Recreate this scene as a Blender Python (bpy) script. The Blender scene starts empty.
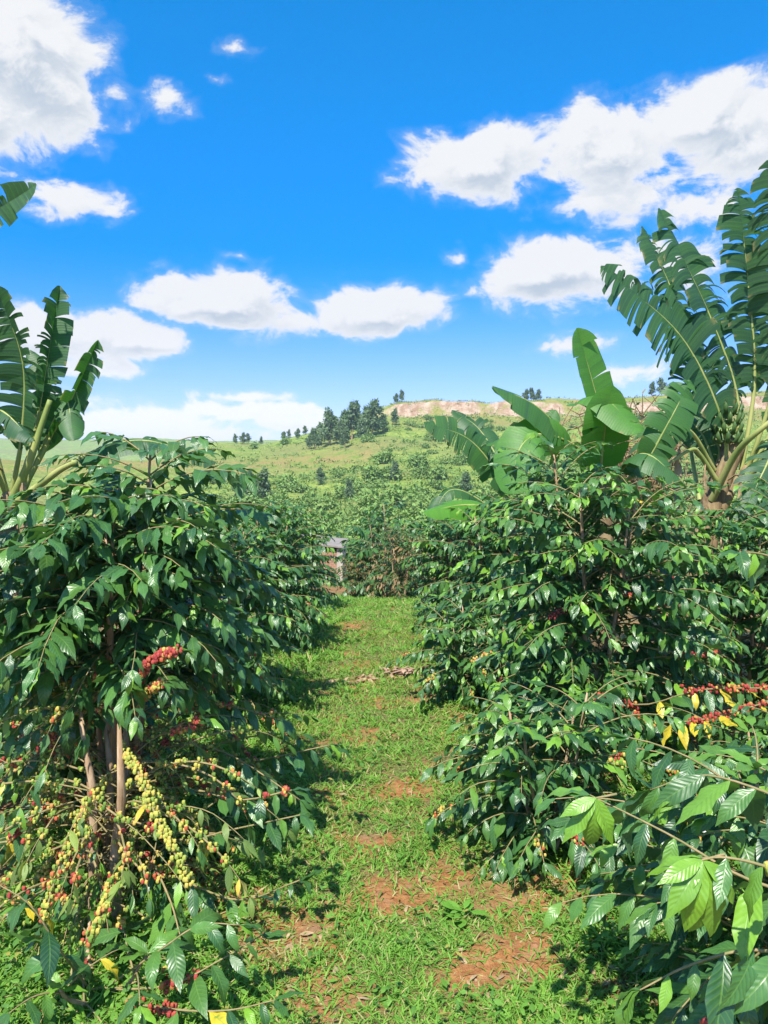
import bpy, math
import numpy as np
from mathutils import Vector

R = math.radians
scene = bpy.context.scene
COL = scene.collection

# ------------------------------------------------------------------ camera
CAM_H, FPX, PITCH = 1.7, 769.0, R(3.12)
cam_d = bpy.data.cameras.new('camera')
cam_d.sensor_fit = 'VERTICAL'; cam_d.sensor_height = 24.0
cam_d.lens = 24.0 * FPX / 1024.0
cam_d.clip_start = 0.05; cam_d.clip_end = 12000
cam = bpy.data.objects.new('camera', cam_d); COL.objects.link(cam)
cam.location = (0, 0, CAM_H); cam.rotation_euler = (R(90) - PITCH, 0, 0)
scene.camera = cam

# ------------------------------------------------------------------ light + exposure
SUN_AZ, SUN_EL = R(198), R(56)          # azimuth clockwise from +Y
SUN_DIR = Vector((math.sin(SUN_AZ) * math.cos(SUN_EL), math.cos(SUN_AZ) * math.cos(SUN_EL), math.sin(SUN_EL)))
sun_d = bpy.data.lights.new('sun', 'SUN')
sun_d.energy = 3.5; sun_d.angle = R(0.6); sun_d.color = (1.0, 0.95, 0.86)
sun = bpy.data.objects.new('sun', sun_d); COL.objects.link(sun)
sun.rotation_euler = SUN_DIR.to_track_quat('Z', 'Y').to_euler()
sun.location = (0, -5, 20)
scene.view_settings.view_transform = 'Standard'
scene.view_settings.look = 'None'
scene.view_settings.gamma = 1.0
scene.view_settings.use_curve_mapping = False
scene.view_settings.exposure = 1.2
scene.cycles.max_bounces = 6
scene.cycles.diffuse_bounces = 3
scene.cycles.glossy_bounces = 2
scene.cycles.transmission_bounces = 3
scene.cycles.transparent_max_bounces = 4
scene.cycles.use_denoising = True

def at(px, py, d):
    """point of the place seen at pixel px,py of the photograph, d metres ahead"""
    cx = (px - 384) / FPX; cy = (512 - py) / FPX
    y = math.cos(PITCH) + cy * math.sin(PITCH); z = -math.sin(PITCH) + cy * math.cos(PITCH)
    return np.array((cx / y * d, d, CAM_H + z / y * d))

# ------------------------------------------------------------------ node helpers
class NT:
    def __init__(self, tree): self.t = tree; self.n = tree.nodes; self.l = tree.links
    def node(self, typ, **kw):
        n = self.n.new(typ)
        for k, v in kw.items(): setattr(n, k, v)
        return n
    def put(self, sock, v):
        if isinstance(v, bpy.types.NodeSocket): self.l.new(v, sock)
        elif v is not None:
            if isinstance(v, tuple) and len(v) == 3 and sock.type == 'RGBA': v = (*v, 1)
            sock.default_value = v
    def math(self, op, a, b=None, c=None, clamp=False):
        n = self.node('ShaderNodeMath', operation=op, use_clamp=clamp)
        for i, v in enumerate((a, b, c)): self.put(n.inputs[i], v)
        return n.outputs[0]
    def vmath(self, op, a, b=None):
        n = self.node('ShaderNodeVectorMath', operation=op)
        self.put(n.inputs[0], a)
        if op == 'SCALE': self.put(n.inputs['Scale'], b)
        else: self.put(n.inputs[1], b)
        return n.outputs['Value'] if op in ('LENGTH', 'DOT_PRODUCT') else n.outputs[0]
    def mix(self, f, a, b, blend='MIX'):
        n = self.node('ShaderNodeMix', data_type='RGBA', blend_type=blend)
        self.put(n.inputs[0], f); self.put(n.inputs[6], a); self.put(n.inputs[7], b)
        return n.outputs[2]
    def noise(self, vec, scale, detail=3, rough=0.55, dist=0.0):
        n = self.node('ShaderNodeTexNoise')
        self.put(n.inputs['Vector'], vec); n.inputs['Scale'].default_value = scale
        n.inputs['Detail'].default_value = detail; n.inputs['Roughness'].default_value = rough
        n.inputs['Distortion'].default_value = dist
        return n.outputs['Fac']
    def mapr(self, v, a, b, c=0.0, d=1.0, smooth=True):
        n = self.node('ShaderNodeMapRange', interpolation_type='SMOOTHSTEP' if smooth else 'LINEAR')
        self.put(n.inputs[0], v)
        for i, x in enumerate((a, b, c, d)): n.inputs[1 + i].default_value = x
        return n.outputs[0]
    def attr(self, name):
        n = self.node('ShaderNodeAttribute'); n.attribute_name = name
        s = self.node('ShaderNodeSeparateXYZ'); self.l.new(n.outputs['Vector'], s.inputs[0])
        return s.outputs[0], s.outputs[1], s.outputs[2]

def new_mat(name):
    m = bpy.data.materials.new(name); m.use_nodes = True
    m.node_tree.nodes.clear()
    t = NT(m.node_tree); out = t.node('ShaderNodeOutputMaterial')
    return m, t, out

# ------------------------------------------------------------------ world: Nishita sky with clouds by direction
world = bpy.data.worlds.new('World'); scene.world = world; world.use_nodes = True
world.node_tree.nodes.clear()
W = NT(world.node_tree)
wout = W.node('ShaderNodeOutputWorld')
sky = W.node('ShaderNodeTexSky', sky_type='NISHITA', sun_disc=False)
sky.sun_elevation = SUN_EL; sky.sun_rotation = SUN_AZ
sky.altitude = 1500; sky.air_density = 1.0; sky.dust_density = 0.4; sky.ozone_density = 2.0
hs = W.node('ShaderNodeHueSaturation'); hs.inputs['Saturation'].default_value = 1.5; hs.inputs['Value'].default_value = 1.0
W.l.new(sky.outputs[0], hs.inputs['Color'])
_tc = W.node('ShaderNodeTexCoord'); _sp = W.node('ShaderNodeSeparateXYZ'); W.l.new(_tc.outputs['Generated'], _sp.inputs[0])
W.l.new(W.mapr(_sp.outputs[2], 0.0, .26, 1.15, 1.55), hs.inputs['Saturation'])
_low = W.mapr(_sp.outputs[2], 0.0, .55)
bg_sky = W.node('ShaderNodeBackground'); W.l.new(W.mix(1.0, hs.outputs[0], W.mix(_low, (.50, .46, .72), (.85, 1.0, .95)), 'MULTIPLY'), bg_sky.inputs[0]); bg_sky.inputs[1].default_value = 0.135

def ang(px, py):
    p = at(px, py, 1.0) - np.array((0, 0, CAM_H)); p /= np.linalg.norm(p)
    return math.atan2(p[0], p[1]), math.asin(p[2])
# cumulus: centre, half-sizes (photograph pixels read as angles), weight
CLOUDS = [
 (20, 60, 105, 112, 1.0), (70, 95, 62, 60, .62), (-40, 120, 110, 60, 1.0),
 (165, 100, 30, 24, .34), (240, 50, 24, 10, .30), (212, 82, 16, 8, .28), (112, 90, 26, 20, .34),
 (75, 200, 58, 26, .50), (45, 212, 40, 14, .40),
 (222, 300, 102, 36, .95), (180, 305, 60, 22, .8), (375, 310, 88, 32, 1.0), (300, 318, 60, 16, .6),
 (130, 335, 76, 30, 1.0), (40, 335, 70, 34, .95), (95, 365, 60, 18, .45),
 (480, 165, 98, 46, .95), (600, 150, 90, 60, .85), (700, 118, 110, 50, 1.0), (615, 195, 80, 34, .7), (745, 150, 80, 56, .75), (700, 205, 60, 26, .45),
 (790, 110, 90, 45, .9),
 (545, 275, 88, 44, 1.0), (600, 275, 80, 36, .8), (680, 270, 70, 40, .55),
 (575, 345, 44, 12, .36), (640, 372, 50, 14, .40), (240, 258, 22, 8, .34), (458, 258, 14, 12, .30), (190, 272, 14, 6, .25),
 (260, 412, 90, 14, .62), (255, 396, 60, 8, .45), (140, 425, 120, 22, .55), (300, 425, 70, 14, .6), (60, 400, 80, 20, .5), (200, 436, 120, 14, .6),
]
grp = bpy.data.node_groups.new('cloud_density', 'ShaderNodeTree')
grp.interface.new_socket('Vector', in_out='INPUT', socket_type='NodeSocketVector')
grp.interface.new_socket('Density', in_out='OUTPUT', socket_type='NodeSocketFloat')
G = NT(grp); gi = G.node('NodeGroupInput'); go = G.node('NodeGroupOutput')
d_ = gi.outputs[0]
sp = G.node('ShaderNodeSeparateXYZ'); G.l.new(d_, sp.inputs[0])
az = G.math('ARCTAN2', sp.outputs[0], sp.outputs[1]); el = G.math('ARCSINE', sp.outputs[2])
nz = G.noise(d_, 7.0, 2, 0.5)
nzb = G.noise(G.vmath('ADD', d_, (3.1, 1.7, 5.2)), 9.0, 3, 0.55)
aw = G.math('ADD', az, G.math('MULTIPLY', G.math('SUBTRACT', nz, .5), .045))
ew = G.math('ADD', el, G.math('MULTIPLY', G.math('SUBTRACT', nzb, .5), .03))
cmb = G.node('ShaderNodeCombineXYZ'); G.l.new(aw, cmb.inputs[0]); G.l.new(ew, cmb.inputs[1])
acc = None
for (px, py, rx, ry, wgt) in CLOUDS:
    a0, e0 = ang(px, py)
    a1, _ = ang(px + rx, py); _, e1 = ang(px, py - ry)
    q = G.vmath('SUBTRACT', cmb.outputs[0], (a0, e0, 0))
    q = G.vmath('MULTIPLY', q, (1 / abs(a1 - a0), 1 / abs(e1 - e0), 1))
    v = G.math('MULTIPLY', G.math('SUBTRACT', 1.0, G.vmath('LENGTH', q)), wgt)
    acc = v if acc is None else G.math('SMOOTH_MAX', acc, v, 0.12)
# the rest of the sky, beside and behind, has scattered clouds of the same kind
low = G.noise(G.vmath('MULTIPLY', d_, (1, 1, 2.6)), 2.6, 2, .5)
side = G.mapr(sp.outputs[1], .84, .60)
rest = G.math('ADD', G.math('MULTIPLY', G.math('SUBTRACT', low, .52), 3.0), G.math('MULTIPLY', G.math('SUBTRACT', side, 1.0), 3.0))
acc = G.math('MAXIMUM', acc, rest)
acc = G.math('MAXIMUM', acc, -1.0)
f1 = G.noise(G.vmath('MULTIPLY', d_, (1, 1, 1.5)), 17.0, 14, 0.62, 0.35)
den = G.math('ADD', acc, G.math('MULTIPLY', G.math('SUBTRACT', f1, .5), 1.5))
G.l.new(den, go.inputs[0])

tc = W.node('ShaderNodeTexCoord')
dirv = W.vmath('NORMALIZE', tc.outputs['Generated'])
def density(vec):
    g = W.node('ShaderNodeGroup'); g.node_tree = grp; W.l.new(vec, g.inputs[0]); return g.outputs[0]
d0 = density(dirv)
d1 = density(W.vmath('NORMALIZE', W.vmath('ADD', dirv, (-.010, 0, .022))))
mask = W.math('MAXIMUM', W.mapr(d0, .05, .34), W.mapr(d0, -.10, .22, 0, .16))
lit = W.math('SUBTRACT', d0, d1)
lit = W.mapr(lit, -.22, .22)
thick = W.mapr(d0, .15, .75)
shade = W.math('MULTIPLY', W.math('MULTIPLY', W.math('SUBTRACT', 1.0, lit), thick), W.mapr(_sp.outputs[2], .03, .2, .25, 1))
ccol = W.mix(shade, (1.0, 1.0, 1.0), (.60, .68, .77))
bg_c = W.node('ShaderNodeBackground'); W.l.new(ccol, bg_c.inputs[0]); W.l.new(W.mapr(_sp.outputs[2], .02, .18, .52, .415), bg_c.inputs[1])
mx = W.node('ShaderNodeMixShader')
W.l.new(W.math('MULTIPLY', mask, .96), mx.inputs[0]); W.l.new(bg_sky.outputs[0], mx.inputs[1]); W.l.new(bg_c.outputs[0], mx.inputs[2])
W.l.new(mx.outputs[0], wout.inputs[0])

# ------------------------------------------------------------------ mesh builder
def norm(v):
    v = np.asarray(v, float); return v / np.maximum(np.linalg.norm(v, axis=-1, keepdims=True), 1e-9)

class MB:
    """collects quads with two vector attributes per vertex: leaf = (across, along, random), hue = (age, yellow, spare)"""
    def __init__(self): self.v, self.q, self.m, self.a, self.h, self.n = [], [], [], [], [], 0
    def add(self, v, q, mat=0, leaf=None, hue=None):
        v = np.asarray(v, float).reshape(-1, 3); q = np.asarray(q, int).reshape(-1, 4)
        self.v.append(v); self.q.append(q + self.n); self.m.append(np.full(len(q), mat, int))
        self.a.append(np.zeros((len(v), 3)) if leaf is None else leaf)
        self.h.append(np.zeros((len(v), 3)) if hue is None else hue)
        self.n += len(v)
    def build(self, name, mats, parent=None, origin=(0, 0, 0), smooth=True):
        me = bpy.data.meshes.new(name)
        v = (np.concatenate(self.v) if self.v else np.zeros((0, 3))) - np.asarray(origin, float)
        q = np.concatenate(self.q) if self.q else np.zeros((0, 4), int)
        me.vertices.add(len(v)); me.vertices.foreach_set('co', v.ravel().astype(np.float32))
        me.loops.add(q.size); me.loops.foreach_set('vertex_index', q.ravel().astype(np.int32))
        me.polygons.add(len(q)); me.polygons.foreach_set('loop_start', (np.arange(len(q)) * 4).astype(np.int32))
        for m in mats: me.materials.append(m)
        if len(q):
            me.polygons.foreach_set('material_index', np.concatenate(self.m).astype(np.int32))
            me.polygons.foreach_set('use_smooth', np.full(len(q), smooth, bool))
            for nm, arr in (('leaf', self.a), ('hue', self.h)):
                at_ = me.attributes.new(nm, 'FLOAT_VECTOR', 'POINT')
                at_.data.foreach_set('vector', np.concatenate(arr).ravel().astype(np.float32))
        me.update(); me.validate()
        o = bpy.data.objects.new(name, me); COL.objects.link(o)
        if parent is not None: o.parent = parent
        else: o.location = origin
        return o

def thing(name, label, cat, loc, group=None, rz=0.0, s=1.0):
    o = bpy.data.objects.new(name, None); COL.objects.link(o)
    o.empty_display_size = .1
    o.location = tuple(loc); o.rotation_euler = (0, 0, rz); o.scale = (s, s, s)
    o['label'] = label; o['category'] = cat
    if group: o['group'] = group
    return o
def tag(o, label=None, cat=None, group=None, kind=None):
    for k, v in (('label', label), ('category', cat), ('group', group), ('kind', kind)):
        if v: o[k] = v
    return o
def dup(root, loc, rz=0.0, s=1.0, label=None, group=None, skip=()):
    r = root.copy(); COL.objects.link(r)
    r.location = tuple(loc); r.rotation_euler = (0, 0, rz); r.scale = (s, s, s)
    if label: r['label'] = label
    if group: r['group'] = group
    for ch in root.children:
        if ch.name.split('.')[0] in skip: continue
        c = ch.copy(); COL.objects.link(c); c.parent = r
        for g in ch.children:
            k = g.copy(); COL.objects.link(k); k.parent = c
    return r

def grid_quads(nr, nc):
    i = np.arange(nr - 1)[:, None] * nc + np.arange(nc - 1)[None, :]
    i = i.ravel(); return np.stack([i, i + 1, i + 1 + nc, i + nc], 1)

def tube(mb, pts, rad, seg=6, mat=0, rnd=0.5, cap=True):
    pts = np.asarray(pts, float); n = len(pts); rad = np.broadcast_to(np.asarray(rad, float), (n,))
    if cap:
        pts = np.vstack([pts, pts[-1] + (pts[-1] - pts[-2]) * 1e-3]); rad = np.append(rad, 1e-4); n += 1
    T = norm(np.gradient(pts, axis=0))
    ref = np.array((0, 0, 1.0)) if abs(T[0][2]) < .9 else np.array((1.0, 0, 0))
    U = norm(np.cross(T, ref)); V = np.cross(T, U)
    a = np.linspace(0, 2 * math.pi, seg, endpoint=False)
    ring = U[:, None, :] * np.cos(a)[None, :, None] + V[:, None, :] * np.sin(a)[None, :, None]
    v = pts[:, None, :] + ring * rad[:, None, None]
    i = np.arange(n - 1)[:, None] * seg; j = np.arange(seg)[None, :]; j2 = (j + 1) % seg
    q = np.stack([i + j, i + seg + j, i + seg + j2, i + j2], -1).reshape(-1, 4)
    lf = np.zeros((n, seg, 3)); lf[..., 0] = (a / (2 * math.pi))[None, :]; lf[..., 1] = np.linspace(0, 1, n)[:, None]; lf[..., 2] = rnd
    mb.add(v.reshape(-1, 3), q, mat, lf.reshape(-1, 3))

def smooth_line(pts, n):
    """Catmull-Rom through the points"""
    p = np.asarray(pts, float); p = np.vstack([2 * p[0] - p[1], p, 2 * p[-1] - p[-2]])
    k = len(p) - 3; out = []
    for t in np.linspace(0, k - 1e-9, n):
        i = int(t); u = t - i; a, b, c, d = p[i:i + 4]
        out.append(.5 * ((2 * b) + (-a + c) * u + (2 * a - 5 * b + 4 * c - d) * u * u + (-a + 3 * b - 3 * c + d) * u ** 3))
    return np.array(out)

# ------------------------------------------------------------------ leaf templates
def leaf_template(nc, nr, width, droop, fold, wave, prof, twist=0.0, ph=0.0):
    t = np.linspace(0, 1, nr); tt = np.interp(t, prof[0], prof[1]) * width * .5
    th = droop * t ** 1.2
    dy = np.cos(th) / (nr - 1); dz = -np.sin(th) / (nr - 1)
    cy = np.concatenate([[0], np.cumsum(dy[:-1])]); cz = np.concatenate([[0], np.cumsum(dz[:-1])])
    u = np.linspace(-1, 1, nc)
    X = tt[:, None] * u[None, :]
    lift = np.abs(X) * math.tan(fold) - (u[None, :] ** 2) * tt[:, None] * .25 + np.sin(t * 15 + ph)[:, None] * np.abs(u[None, :]) * np.sign(u[None, :] + 2) * wave * tt[:, None]
    ca = np.cos(twist * t)[:, None]; sa = np.sin(twist * t)[:, None]
    Xr = X * ca - lift * sa; Lr = X * sa + lift * ca
    Y = cy[:, None] + Lr * np.sin(th)[:, None]; Z = cz[:, None] + Lr * np.cos(th)[:, None]
    v = np.stack([Xr, Y, Z], -1).reshape(-1, 3)
    uv = np.stack([np.broadcast_to(u[None, :], X.shape), np.broadcast_to(t[:, None], X.shape)], -1).reshape(-1, 2)
    return v, grid_quads(nr, nc), uv
P_COFFEE = ([0, .04, .12, .28, .45, .62, .78, .88, .95, 1], [.05, .10, .48, .90, 1, .86, .52, .24, .09, .01])
P_ROUND = ([0, .1, .3, .55, .8, .95, 1], [.05, .5, .9, 1, .8, .35, .05])
COFFEE_HI = [leaf_template(5, 9, .335, d, f, w, P_COFFEE, tw, i) for i, (d, f, w, tw) in enumerate(
    [(.5, .28, .22, .2), (.9, .2, .28, -.25), (1.3, .3, .2, .1), (.25, .15, .3, -.1), (.75, .38, .25, .35), (1.05, .1, .32, -.4), (1.7, .45, .3, .6), (-.3, .3, .25, .2)])]
COFFEE_LO = [leaf_template(3, 6, .335, d, f, w, P_COFFEE, tw, i) for i, (d, f, w, tw) in enumerate(
    [(.5, .28, .15, .2), (.9, .2, .15, -.25), (1.3, .3, .15, .1), (.3, .15, .15, -.1)])]
SCRUB = [leaf_template(3, 3, .6, d, .2, 0, P_ROUND) for d in (.4, .9)]

class Leaves:
    def __init__(self): self.P, self.D, self.N, self.S, self.A, self.Y = [], [], [], [], [], []
    def add(self, p, d, n, s, age=0.0, yel=0.0):
        self.P.append(p); self.D.append(d); self.N.append(n); self.S.append(s); self.A.append(age); self.Y.append(yel)
    def emit(self, mb, rng, templates, mat=0):
        if not self.P: return
        place(mb, rng, templates, np.array(self.P), np.array(self.D), np.array(self.N), np.array(self.S), np.array(self.A), np.array(self.Y), mat)
def place(mb, rng, templates, P, D, N, S, A, Yl, mat=0):
    Yv = norm(D); X = norm(np.cross(Yv, N)); Z = np.cross(X, Yv)
    pick = rng.integers(0, len(templates), len(P))
    for k, (tv, tq, uv) in enumerate(templates):
        ix = np.nonzero(pick == k)[0]
        if not len(ix): continue
        n = len(ix); s = S[ix][:, None, None]
        v = P[ix][:, None, :] + s * (tv[None, :, 0:1] * X[ix][:, None, :] + tv[None, :, 1:2] * Yv[ix][:, None, :] + tv[None, :, 2:3] * Z[ix][:, None, :])
        q = tq[None] + (np.arange(n) * len(tv))[:, None, None]
        lf = np.empty((n, len(tv), 3)); lf[..., :2] = uv[None]; lf[..., 2] = rng.random(n)[:, None]
        hu = np.zeros((n, len(tv), 3)); hu[..., 0] = A[ix][:, None]; hu[..., 1] = Yl[ix][:, None]
        mb.add(v.reshape(-1, 3), q.reshape(-1, 4), mat, lf.reshape(-1, 3), hu.reshape(-1, 3))

# ------------------------------------------------------------------ materials
def leaf_material(name, dark, mid, young, yellow, under, rough=.38, transl=.28, tcol=(1.25, 1.5, .5), veins=11.0, bump=.5, spec=.5, edge=True):
    m, t, out = new_mat(name)
    u, v, r = t.attr('leaf'); age, yel, _ = t.attr('hue')
    c = t.mix(r, dark, mid)
    geo = t.node('ShaderNodeNewGeometry')
    c = t.mix(age, c, young)
    pn = t.noise(geo.outputs['Position'], 30.0, 2)
    c = t.mix(t.math('MULTIPLY', yel, t.mapr(pn, .25, .5)), c, yellow)
    au = t.math('ABSOLUTE', u)
    rib = t.mapr(au, .09, .03)
    lat = t.math('SINE', t.math('MULTIPLY', t.math('SUBTRACT', v, t.math('MULTIPLY', au, .16 if veins < 30 else 0.0)), veins * 6.2832))
    c = t.mix(t.math('MULTIPLY', rib, .45), c, t.mix(.5, young, under))
    c = t.mix(t.mapr(lat, .55, 1.0, 0, .14), c, young)
    mottled = t.noise(geo.outputs['Position'], 90.0, 2)
    c = t.mix(t.math('MULTIPLY', t.mapr(mottled, .35, .7), .25), c, t.mix(1.0, c, (.55, .6, .6), 'MULTIPLY'))
    c = t.mix(t.math('MULTIPLY', geo.outputs['Backfacing'], .7), c, under)
    hgt = t.math('ADD', t.math('MULTIPLY', lat, .5), t.math('MULTIPLY', rib, -1.6))
    b = t.node('ShaderNodeBump'); b.inputs['Strength'].default_value = bump; b.inputs['Distance'].default_value = .004
    t.l.new(hgt, b.inputs['Height'])
    p = t.node('ShaderNodeBsdfPrincipled')
    t.l.new(c, p.inputs['Base Color']); t.l.new(b.outputs[0], p.inputs['Normal'])
    rr = t.math('ADD', t.math('MULTIPLY', geo.outputs['Backfacing'], .25), t.math('ADD', rough, t.math('MULTIPLY', mottled, .16)))
    t.l.new(rr, p.inputs['Roughness']); p.inputs['Specular IOR Level'].default_value = spec
    tr = t.node('ShaderNodeBsdfTranslucent')
    t.l.new(t.mix(1.0, c, tcol, 'MULTIPLY'), tr.inputs[0])
    ms = t.node('ShaderNodeMixShader'); ms.inputs[0].default_value = transl
    t.l.new(p.outputs[0], ms.inputs[1]); t.l.new(tr.outputs[0], ms.inputs[2]); t.l.new(ms.outputs[0], out.inputs[0])
    return m
def plain_material(name, a, b, scale=8.0, rough=.8, bump=.3, stretch=(1, 1, 1), spec=.3, dist=.01):
    m, t, out = new_mat(name)
    tcn = t.node('ShaderNodeTexCoord')
    vec = t.vmath('MULTIPLY', tcn.outputs['Object'], stretch)
    n = t.noise(vec, scale, 6, .6)
    p = t.node('ShaderNodeBsdfPrincipled')
    t.l.new(t.mix(t.mapr(n, .3, .7), a, b), p.inputs['Base Color']); p.inputs['Roughness'].default_value = rough
    p.inputs['Specular IOR Level'].default_value = spec
    bn = t.node('ShaderNodeBump'); bn.inputs['Strength'].default_value = bump; bn.inputs['Distance'].default_value = dist
    t.l.new(n, bn.inputs['Height']); t.l.new(bn.outputs[0], p.inputs['Normal'])
    t.l.new(p.outputs[0], out.inputs[0])
    return m

M_LEAF = leaf_material('coffee_leaf', (.022, .078, .032), (.066, .185, .050), (.21, .42, .035), (.66, .50, .04), (.10, .20, .08), rough=.28, transl=.22, bump=.18, spec=.65)
M_BAN = leaf_material('banana_leaf', (.028, .088, .045), (.055, .140, .058), (.13, .36, .03), (.40, .30, .12), (.085, .16, .085), rough=.42, transl=.38, veins=46.0, bump=.12, tcol=(1.2, 1.6, .35))
M_PALELEAF = leaf_material('pale_coffee_leaf', (.085, .17, .04), (.19, .28, .07), (.34, .44, .08), (.66, .50, .06), (.20, .27, .10), rough=.42, transl=.28, bump=.18)
M_DRYLEAF = leaf_material('browned_coffee_leaf', (.03, .075, .026), (.06, .12, .03), (.15, .25, .03), (.30, .17, .07), (.12, .15, .06), rough=.45, transl=.22, bump=.2)
M_BARK = plain_material('coffee_bark', (.28, .17, .09), (.50, .36, .23), 30, .9, .6, (1, 1, .25))
M_TWIG = plain_material('green_twig', (.20, .19, .07), (.34, .25, .12), 40, .8, .3)
M_STALK = plain_material('banana_stalk', (.20, .27, .06), (.42, .42, .14), 6, .55, .2, (1, 1, .2))
M_SHEATH = plain_material('banana_sheath', (.16, .10, .055), (.36, .27, .14), 7, .85, .6, (3, 3, .4))
M_DEAD = plain_material('dead_leaf', (.22, .14, .07), (.45, .33, .19), 14, .9, .4)
M_CHERRY, t, out = new_mat('coffee_cherry')
_, _, r = t.attr('leaf'); ripe, _, _ = t.attr('hue')
cr = t.node('ShaderNodeValToRGB'); t.l.new(ripe, cr.inputs[0])
els = cr.color_ramp.elements
els[0].position = 0; els[0].color = (.10, .20, .03, 1)
els[1].position = 1; els[1].color = (.30, .035, .04, 1)
for pos, c in ((.22, (.24, .34, .06)), (.42, (.50, .46, .09)), (.58, (.60, .40, .10)), (.70, (.50, .12, .05)), (.82, (.42, .07, .055))):
    e = els.new(pos); e.color = (*c, 1)
p = t.node('ShaderNodeBsdfPrincipled'); t.l.new(cr.outputs[0], p.inputs['Base Color'])
p.inputs['Roughness'].default_value = .4; t.l.new(p.outputs[0], out.inputs[0])

# ------------------------------------------------------------------ terrain
_r = np.arange(0, 6000, 1.0)
def _prof(pts, w):
    x, y = zip(*pts); g = np.interp(_r[:700], x, y)
    k = np.hanning(w * 2 + 1); k /= k.sum(); gs = np.convolve(np.pad(g, w, mode='edge'), k, 'valid')
    full = np.interp(_r, x, y); full[:690] = gs[:690]; return full
PL = _prof([(0, 0), (10.5, 0), (15, -.9), (20, -1.5), (30, -2.4), (60, -4.8), (85, -4.6), (110, -3.2), (185, 4.6), (240, 9.8), (262, 9.0), (400, -6), (600, 2), (850, 34), (1000, 30), (1300, 0), (6000, 0)], 4)
PR = _prof([(0, 0), (10.5, 0), (15, -.9), (20, -1.5), (30, -2.4), (60, -4.8), (85, -4.4), (110, -2.6), (160, 4.0), (185, 9.0), (215, 15.5), (225, 17.5), (240, 20.2), (262, 19.5), (400, 2), (600, 4), (850, 28), (1000, 26), (1300, 0), (6000, 0)], 4)
def sstep(x, a, b):
    t = np.clip((x - a) / (b - a), 0, 1); return t * t * (3 - 2 * t)
def vnoise(x, y, s, seed=0):
    """cheap smooth value noise made of rotated sines"""
    z = 0
    for k in range(5):
        a = 1.3 * k + seed; f = (1 + .63 * k) / s
        z = z + np.sin((x * math.cos(a) + y * math.sin(a)) * f * 2 * math.pi + 2.1 * k + seed) / (1 + .5 * k)
    return z / 3
def ground_h(x, y):
    x = np.asarray(x, float); y = np.asarray(y, float)
    r = np.hypot(x, y); a = np.degrees(np.arctan2(x, y))
    w = sstep(a, -9.5, 1.0)
    aw = np.abs(a)
    z = np.interp(r, _r, PL) * (1 - w) + np.interp(r, _r, PR) * w
    cl = sstep(r + 2.5 * vnoise(x, y, 26, 3), 226, 229.5) * sstep(a, -1.5, 1.5) * 3.8 * (.75 + .35 * vnoise(x, y, 40, 1))
    z = z + cl * (1 - sstep(r, 300, 360))
    z = z - sstep(r, 170, 235) * (1 - sstep(r, 420, 700)) * sstep(-a, 12.0, 16.5) * 7.0
    back = sstep(aw, 70, 120)
    z = z * (1 - back * sstep(r, 8, 40)) + back * sstep(r, 8, 40) * (.02 * np.minimum(r, 60))
    far = sstep(r, 35, 90)
    z = z + far * (vnoise(x, y, 37, 5) * .8 + vnoise(x, y, 11, 6) * .22) * (1 - .0 * far)
    z = z + sstep(r, 450, 700) * vnoise(x, y, 380, 2) * 3
    # low terrace risers across the facing slope
    ter = far * (1 - sstep(r, 200, 222)) * .35 * np.abs(np.sin((z + .02 * x) * 1.9))
    z = z + ter
    # small lumps close by
    near = 1 - sstep(r, 12, 30)
    z = z + near * (vnoise(x, y, 1.3, 7) * .018 + vnoise(x, y, .37, 8) * .009)
    return z
def gh(x, y): return float(ground_h(x, y))

PATH_W = .62
def path_c(y): return .06 + .13 * np.exp(-((y - 2.4) / 1.0) ** 2) - .10 * np.exp(-((y - 5.3) / 1.8) ** 2)
BARE = [(.12, 3.98, .20, .14), (.02, 3.0, .17, .22), (.24, 3.10, .18, .18), (-.03, 3.42, .14, .10), (.56, 2.95, .25, .2), (.45, 2.62, .2, .16),
        (-.38, 2.70, .22, .22), (-.60, 2.88, .34, .22), (-.85, 3.15, .3, .2), (-.2, 2.42, .2, .1), (.34, 2.5, .22, .12), (.82, 2.42, .16, .12), (-.3, 7.0, .12, .12), (-.16, 6.1, .14, .12), (.1, 6.25, .14, .12), (-.2, 2.35, .2, .12), (.3, 5.6, .25, .1), (-.35, 8.3, .2, .25),
        (-.1, 4.9, .1, .08), (.36, 4.3, .16, .15), (1.1, 4.3, .4, .4), (.75, 3.1, .3, .2)]
def bare(x, y):
    b = np.zeros_like(np.asarray(x, float))
    for (cx, cy, rx, ry) in BARE:
        dd = np.hypot((x - cx) / rx, (y - cy) / ry) + .30 * vnoise(x, y, .21, cx * 7) + .26 * vnoise(x, y, .07, cx * 3)
        b = np.maximum(b, 1 - sstep(dd, .40, 1.25))
    return b

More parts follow.
